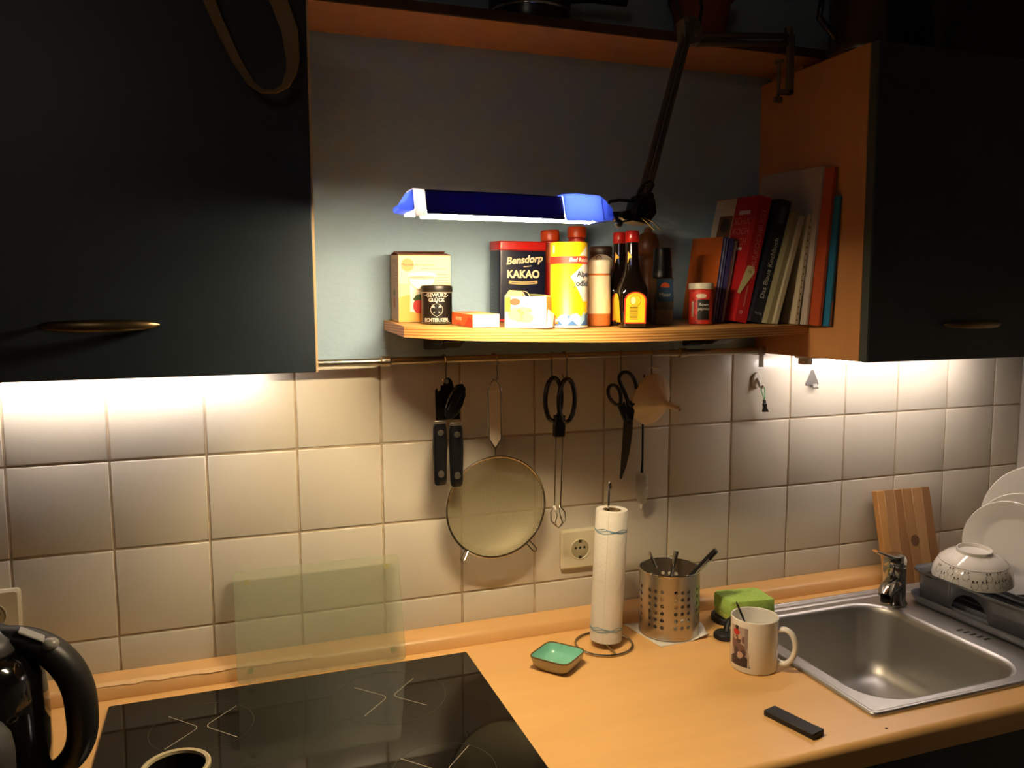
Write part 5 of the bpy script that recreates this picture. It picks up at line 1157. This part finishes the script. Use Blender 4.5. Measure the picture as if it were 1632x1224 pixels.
lv = MB().loft([oval(ld * -.004 + Vector((0, 0, .101)), ld, (0, 0, 1), .017, .008), oval(ld * .030 + Vector((0, 0, .109)), ld + Vector((0, 0, .3)), (0, 0, 1), .014, .0055), oval(ld * .070 + Vector((0, 0, .124)), ld + Vector((0, 0, .4)), (0, 0, 1), .009, .0034), oval(ld * .094 + Vector((0, 0, .134)), ld + Vector((0, 0, .4)), (0, 0, 1), .0055, .0026)])
lv.build('lever', M['chrome'], t)

# wooden board behind the tap
t = thing('wooden_board', 'small walnut chopping board leaning on the tiles behind the tap', 'cutting board', (1.7255, -.0760, .9004), (R(-14.0), 0, R(-2)))
WB, HBd, TB = .150, .2170, .017
xs_ = [.020, .048, .070, .098, .126, WB]
for k, cc in enumerate(((176, 130, 82), (156, 110, 64), (168, 124, 76), (186, 140, 90), (150, 106, 62))):
    MB().box(xs_[k] + .0001, xs_[k + 1] - .0001, 0, TB, 0, HBd - .0004 * (k % 2)).build('stave', mat('walnut_stave', c(*cc), .5, vary=.16, vscale=26, stretch=(1.5, 1.5, .1)), t, bevel=.0008, seg=1)
MB().box(0, .0198, 0, TB, 0, HBd).build('light_stave', M['board_light'], t, bevel=.0015)
decal('knot', F(104, 70, 40), frame((0, 0, 0), (1, 0, 0), (0, 0, 1)), q_ell(.088, .098, .012, .013) , t)

# dish rack
t = thing('dish_rack', 'smoky grey plastic dish rack standing on the sink drainer', 'rack', (1.89, -.318, .9068))
X0, X1, Y0, Y1 = -.185, .195, -.165, .160
MB().loft([[(x, y, 0) for x, y in rrect(X0 - .004, X1 + .004, Y0 - .004, Y1 + .004, .03, 5)], [(x, y, .016) for x, y in rrect(X0 - .014, X1 + .014, Y0 - .014, Y1 + .010, .034, 5)], [(x, y, .018) for x, y in rrect(X0 - .014, X1 + .014, Y0 - .014, Y1 + .010, .034, 5)], [(x, y, .0175) for x, y in rrect(X0 - .010, X1 + .010, Y0 - .010, Y1 + .008, .032, 5)], [(x, y, .003) for x, y in rrect(X0, X1, Y0, Y1, .028, 5)]]).build('drip_tray', M['smoke'], t)
# walls of the basket, with an arched opening in the left one
rz_ = .070; zb = .004
ol = rrect(X0, X1, Y0, Y1, .030, 6)
ccw = []
pts2 = []
for i in range(len(ol)):
    a, b_ = Vector(ol[i]), Vector(ol[(i + 1) % len(ol)]); n = max(1, int((b_ - a).length / .006))
    for k in range(n): pts2.append(a + (b_ - a) * k / n)
def zlow(pt):
    if pt.x < X0 + .002:
        y = pt.y; d2_ = (y - .022) / .046
        if abs(d2_) < 1: return zb + .050 * math.sqrt(1 - d2_ * d2_)
    return zb
b = MB(); outr = []; NP = len(pts2)
ring_a = [(p_.x * .985, p_.y * .985, zlow(p_)) for p_ in pts2]; ring_b = [(p_.x * 1.005, p_.y * 1.005, rz_ - .004) for p_ in pts2]; ring_c = [(p_.x * 1.035, p_.y * 1.035, rz_) for p_ in pts2]; ring_d = [(p_.x * 1.035, p_.y * 1.035, rz_ - .003) for p_ in pts2]
b.loft([ring_a, ring_b, ring_c, ring_d], caps=(False, False)); me = bpy.data.meshes.new('basket'); me.from_pydata(b.v, [], b.f); me.update()
o = link('basket', me, M['smoke'], t, ang=50); sm = o.modifiers.new('thick', 'SOLIDIFY'); sm.thickness = .0022; sm.offset = -1
each('plate_rib', [MB().box(X0 + .012 + .031 * k, X0 + .016 + .031 * k, Y0 + .01, Y1 - .01, .004, .012) for k in range(12)], M['smoke'], t, bevel=.001)

def plate(x, y, z, r, label, n):
    t = thing('plate', label, 'plate', (x, y, z)); t.rotation_mode = 'QUATERNION'; t.rotation_quaternion = Vector(n).to_track_quat('Z', 'Y')
    MB().lathe([(r * .56, -.002), (r * .60, 0), (r * .66, .003), (r * .985, .0165), (r, .0185), (r * .985, .0200), (r * .67, .0075), (r * .62, .0045), (r * .55, .0035), (.001, .003)], 56).build('dish', M['ceram'], t)
    return t
plate(1.948, -.195, 1.0060, .101, 'white plate in front of the other plates in the rack', (-1, -.3, .10))
plate(1.986, -.195, 1.0150, .106, 'white plate in the middle of the three in the rack', (-1, -.3, .10))
plate(2.051, -.190, 1.0440, .133, 'largest white plate at the back of the rack', (-1, -.3, .10))

t = thing('bowl', 'white upturned bowl with little sheep drawings on the rack', 'bowl', (1.806, -.216, .9620), (R(4), R(-3), R(8)))
RB = .0775; HBw = .058
prof = [(RB, 0), (RB, .002), (RB * .955, .020), (RB * .84, .038), (RB * .66, .050), (RB * .46, .056), (RB * .44, .057), (RB * .43, .0635), (RB * .40, .0635), (RB * .38, .0565), (RB * .30, .0555), (.001, .055)]
inn = [(RB - .0025, .0005), (RB * .93, .019), (RB * .81, .036), (RB * .63, .0475), (.001, .052)]
MB().lathe(list(reversed(inn)) + prof, 64, caps=(False, False)).build('body', M['ceram'], t)
def bowl_frame(a, v, off):          # u along the wall, v from the rim towards the foot
    pr = prof[1:6]; s = v
    for i in range(len(pr) - 1):
        (r0, z0), (r1, z1) = pr[i], pr[i + 1]; L_ = math.hypot(r1 - r0, z1 - z0)
        if s <= L_ or i == len(pr) - 2:
            f_ = s / L_; rr_ = r0 + (r1 - r0) * f_; zz_ = z0 + (z1 - z0) * f_; nx, nz = (z1 - z0) / L_, -(r1 - r0) / L_
            an = a / RB + R(-148); return Vector(((rr_ + nx * off) * math.cos(an), (rr_ + nx * off) * math.sin(an), zz_ + nz * off))
        s -= L_
INK = F(52, 44, 36, .3)
sh = []; heads = []
for k, (u, v) in enumerate(((-.062, .009), (-.046, .025), (-.030, .008), (-.012, .024), (.006, .009), (.024, .010), (.034, .026), (.050, .010), (.068, .012), (.060, .028), (-.080, .020), (.084, .024))):
    sh += q_ring(u, v, .0066, .0072, 16)
    for s in (-.0035, .0035): sh += q_line((u + s, v - .0055), (u + s, v - .0085), .0007)
    heads += q_ell(u - .0038, v + .0088, .0016, .0020, 6) + q_ell(u + .0038, v + .0092, .0016, .0020, 6) + q_ell(u + (.006 if k % 2 else -.006), v - .003, .0014, .0010, 6)
decal('drawing', F(120, 104, 82, .3), bowl_frame, sh, t, .0004)
decal('drawing', INK, bowl_frame, heads, t, .0005)
decal('line', INK, bowl_frame, q_band(-.13, .13, .0375, .0383, 60), t, .0004)

t = thing('frying_pan', 'black pan lying inside the dish rack below the bowl', 'pan', (1.930, -.398, .9200), (R(4), R(-6), 0))
MB().lathe([(.070, 0), (.076, .002), (.092, .040), (.0935, .042), (.092, .0435), (.0900, .041), (.074, .005), (.001, .004)], 44).build('dish', mat('nonstick', c(22, 21, 21), .22), t)
t = thing('dinner_fork', 'steel fork lying in the dish rack beside the black pan', 'cutlery', (1.830, -.372, .9350), (R(75), 0, R(35)))
MB().tube([(0, 0, -.05), (0, 0, .02), (0, 0, .06)], [.004, .0022, .002], 8, flat=((1, 0, 0), (1, .4))).build('handle', M['chrome'], t)
each('tine', [MB().tube([(s * .004, 0, .10), (s * .004, .001, .072), (0, 0, .06)], .0011, 6) for s in (-1.5, -.5, .5, 1.5)], M['chrome'], t)
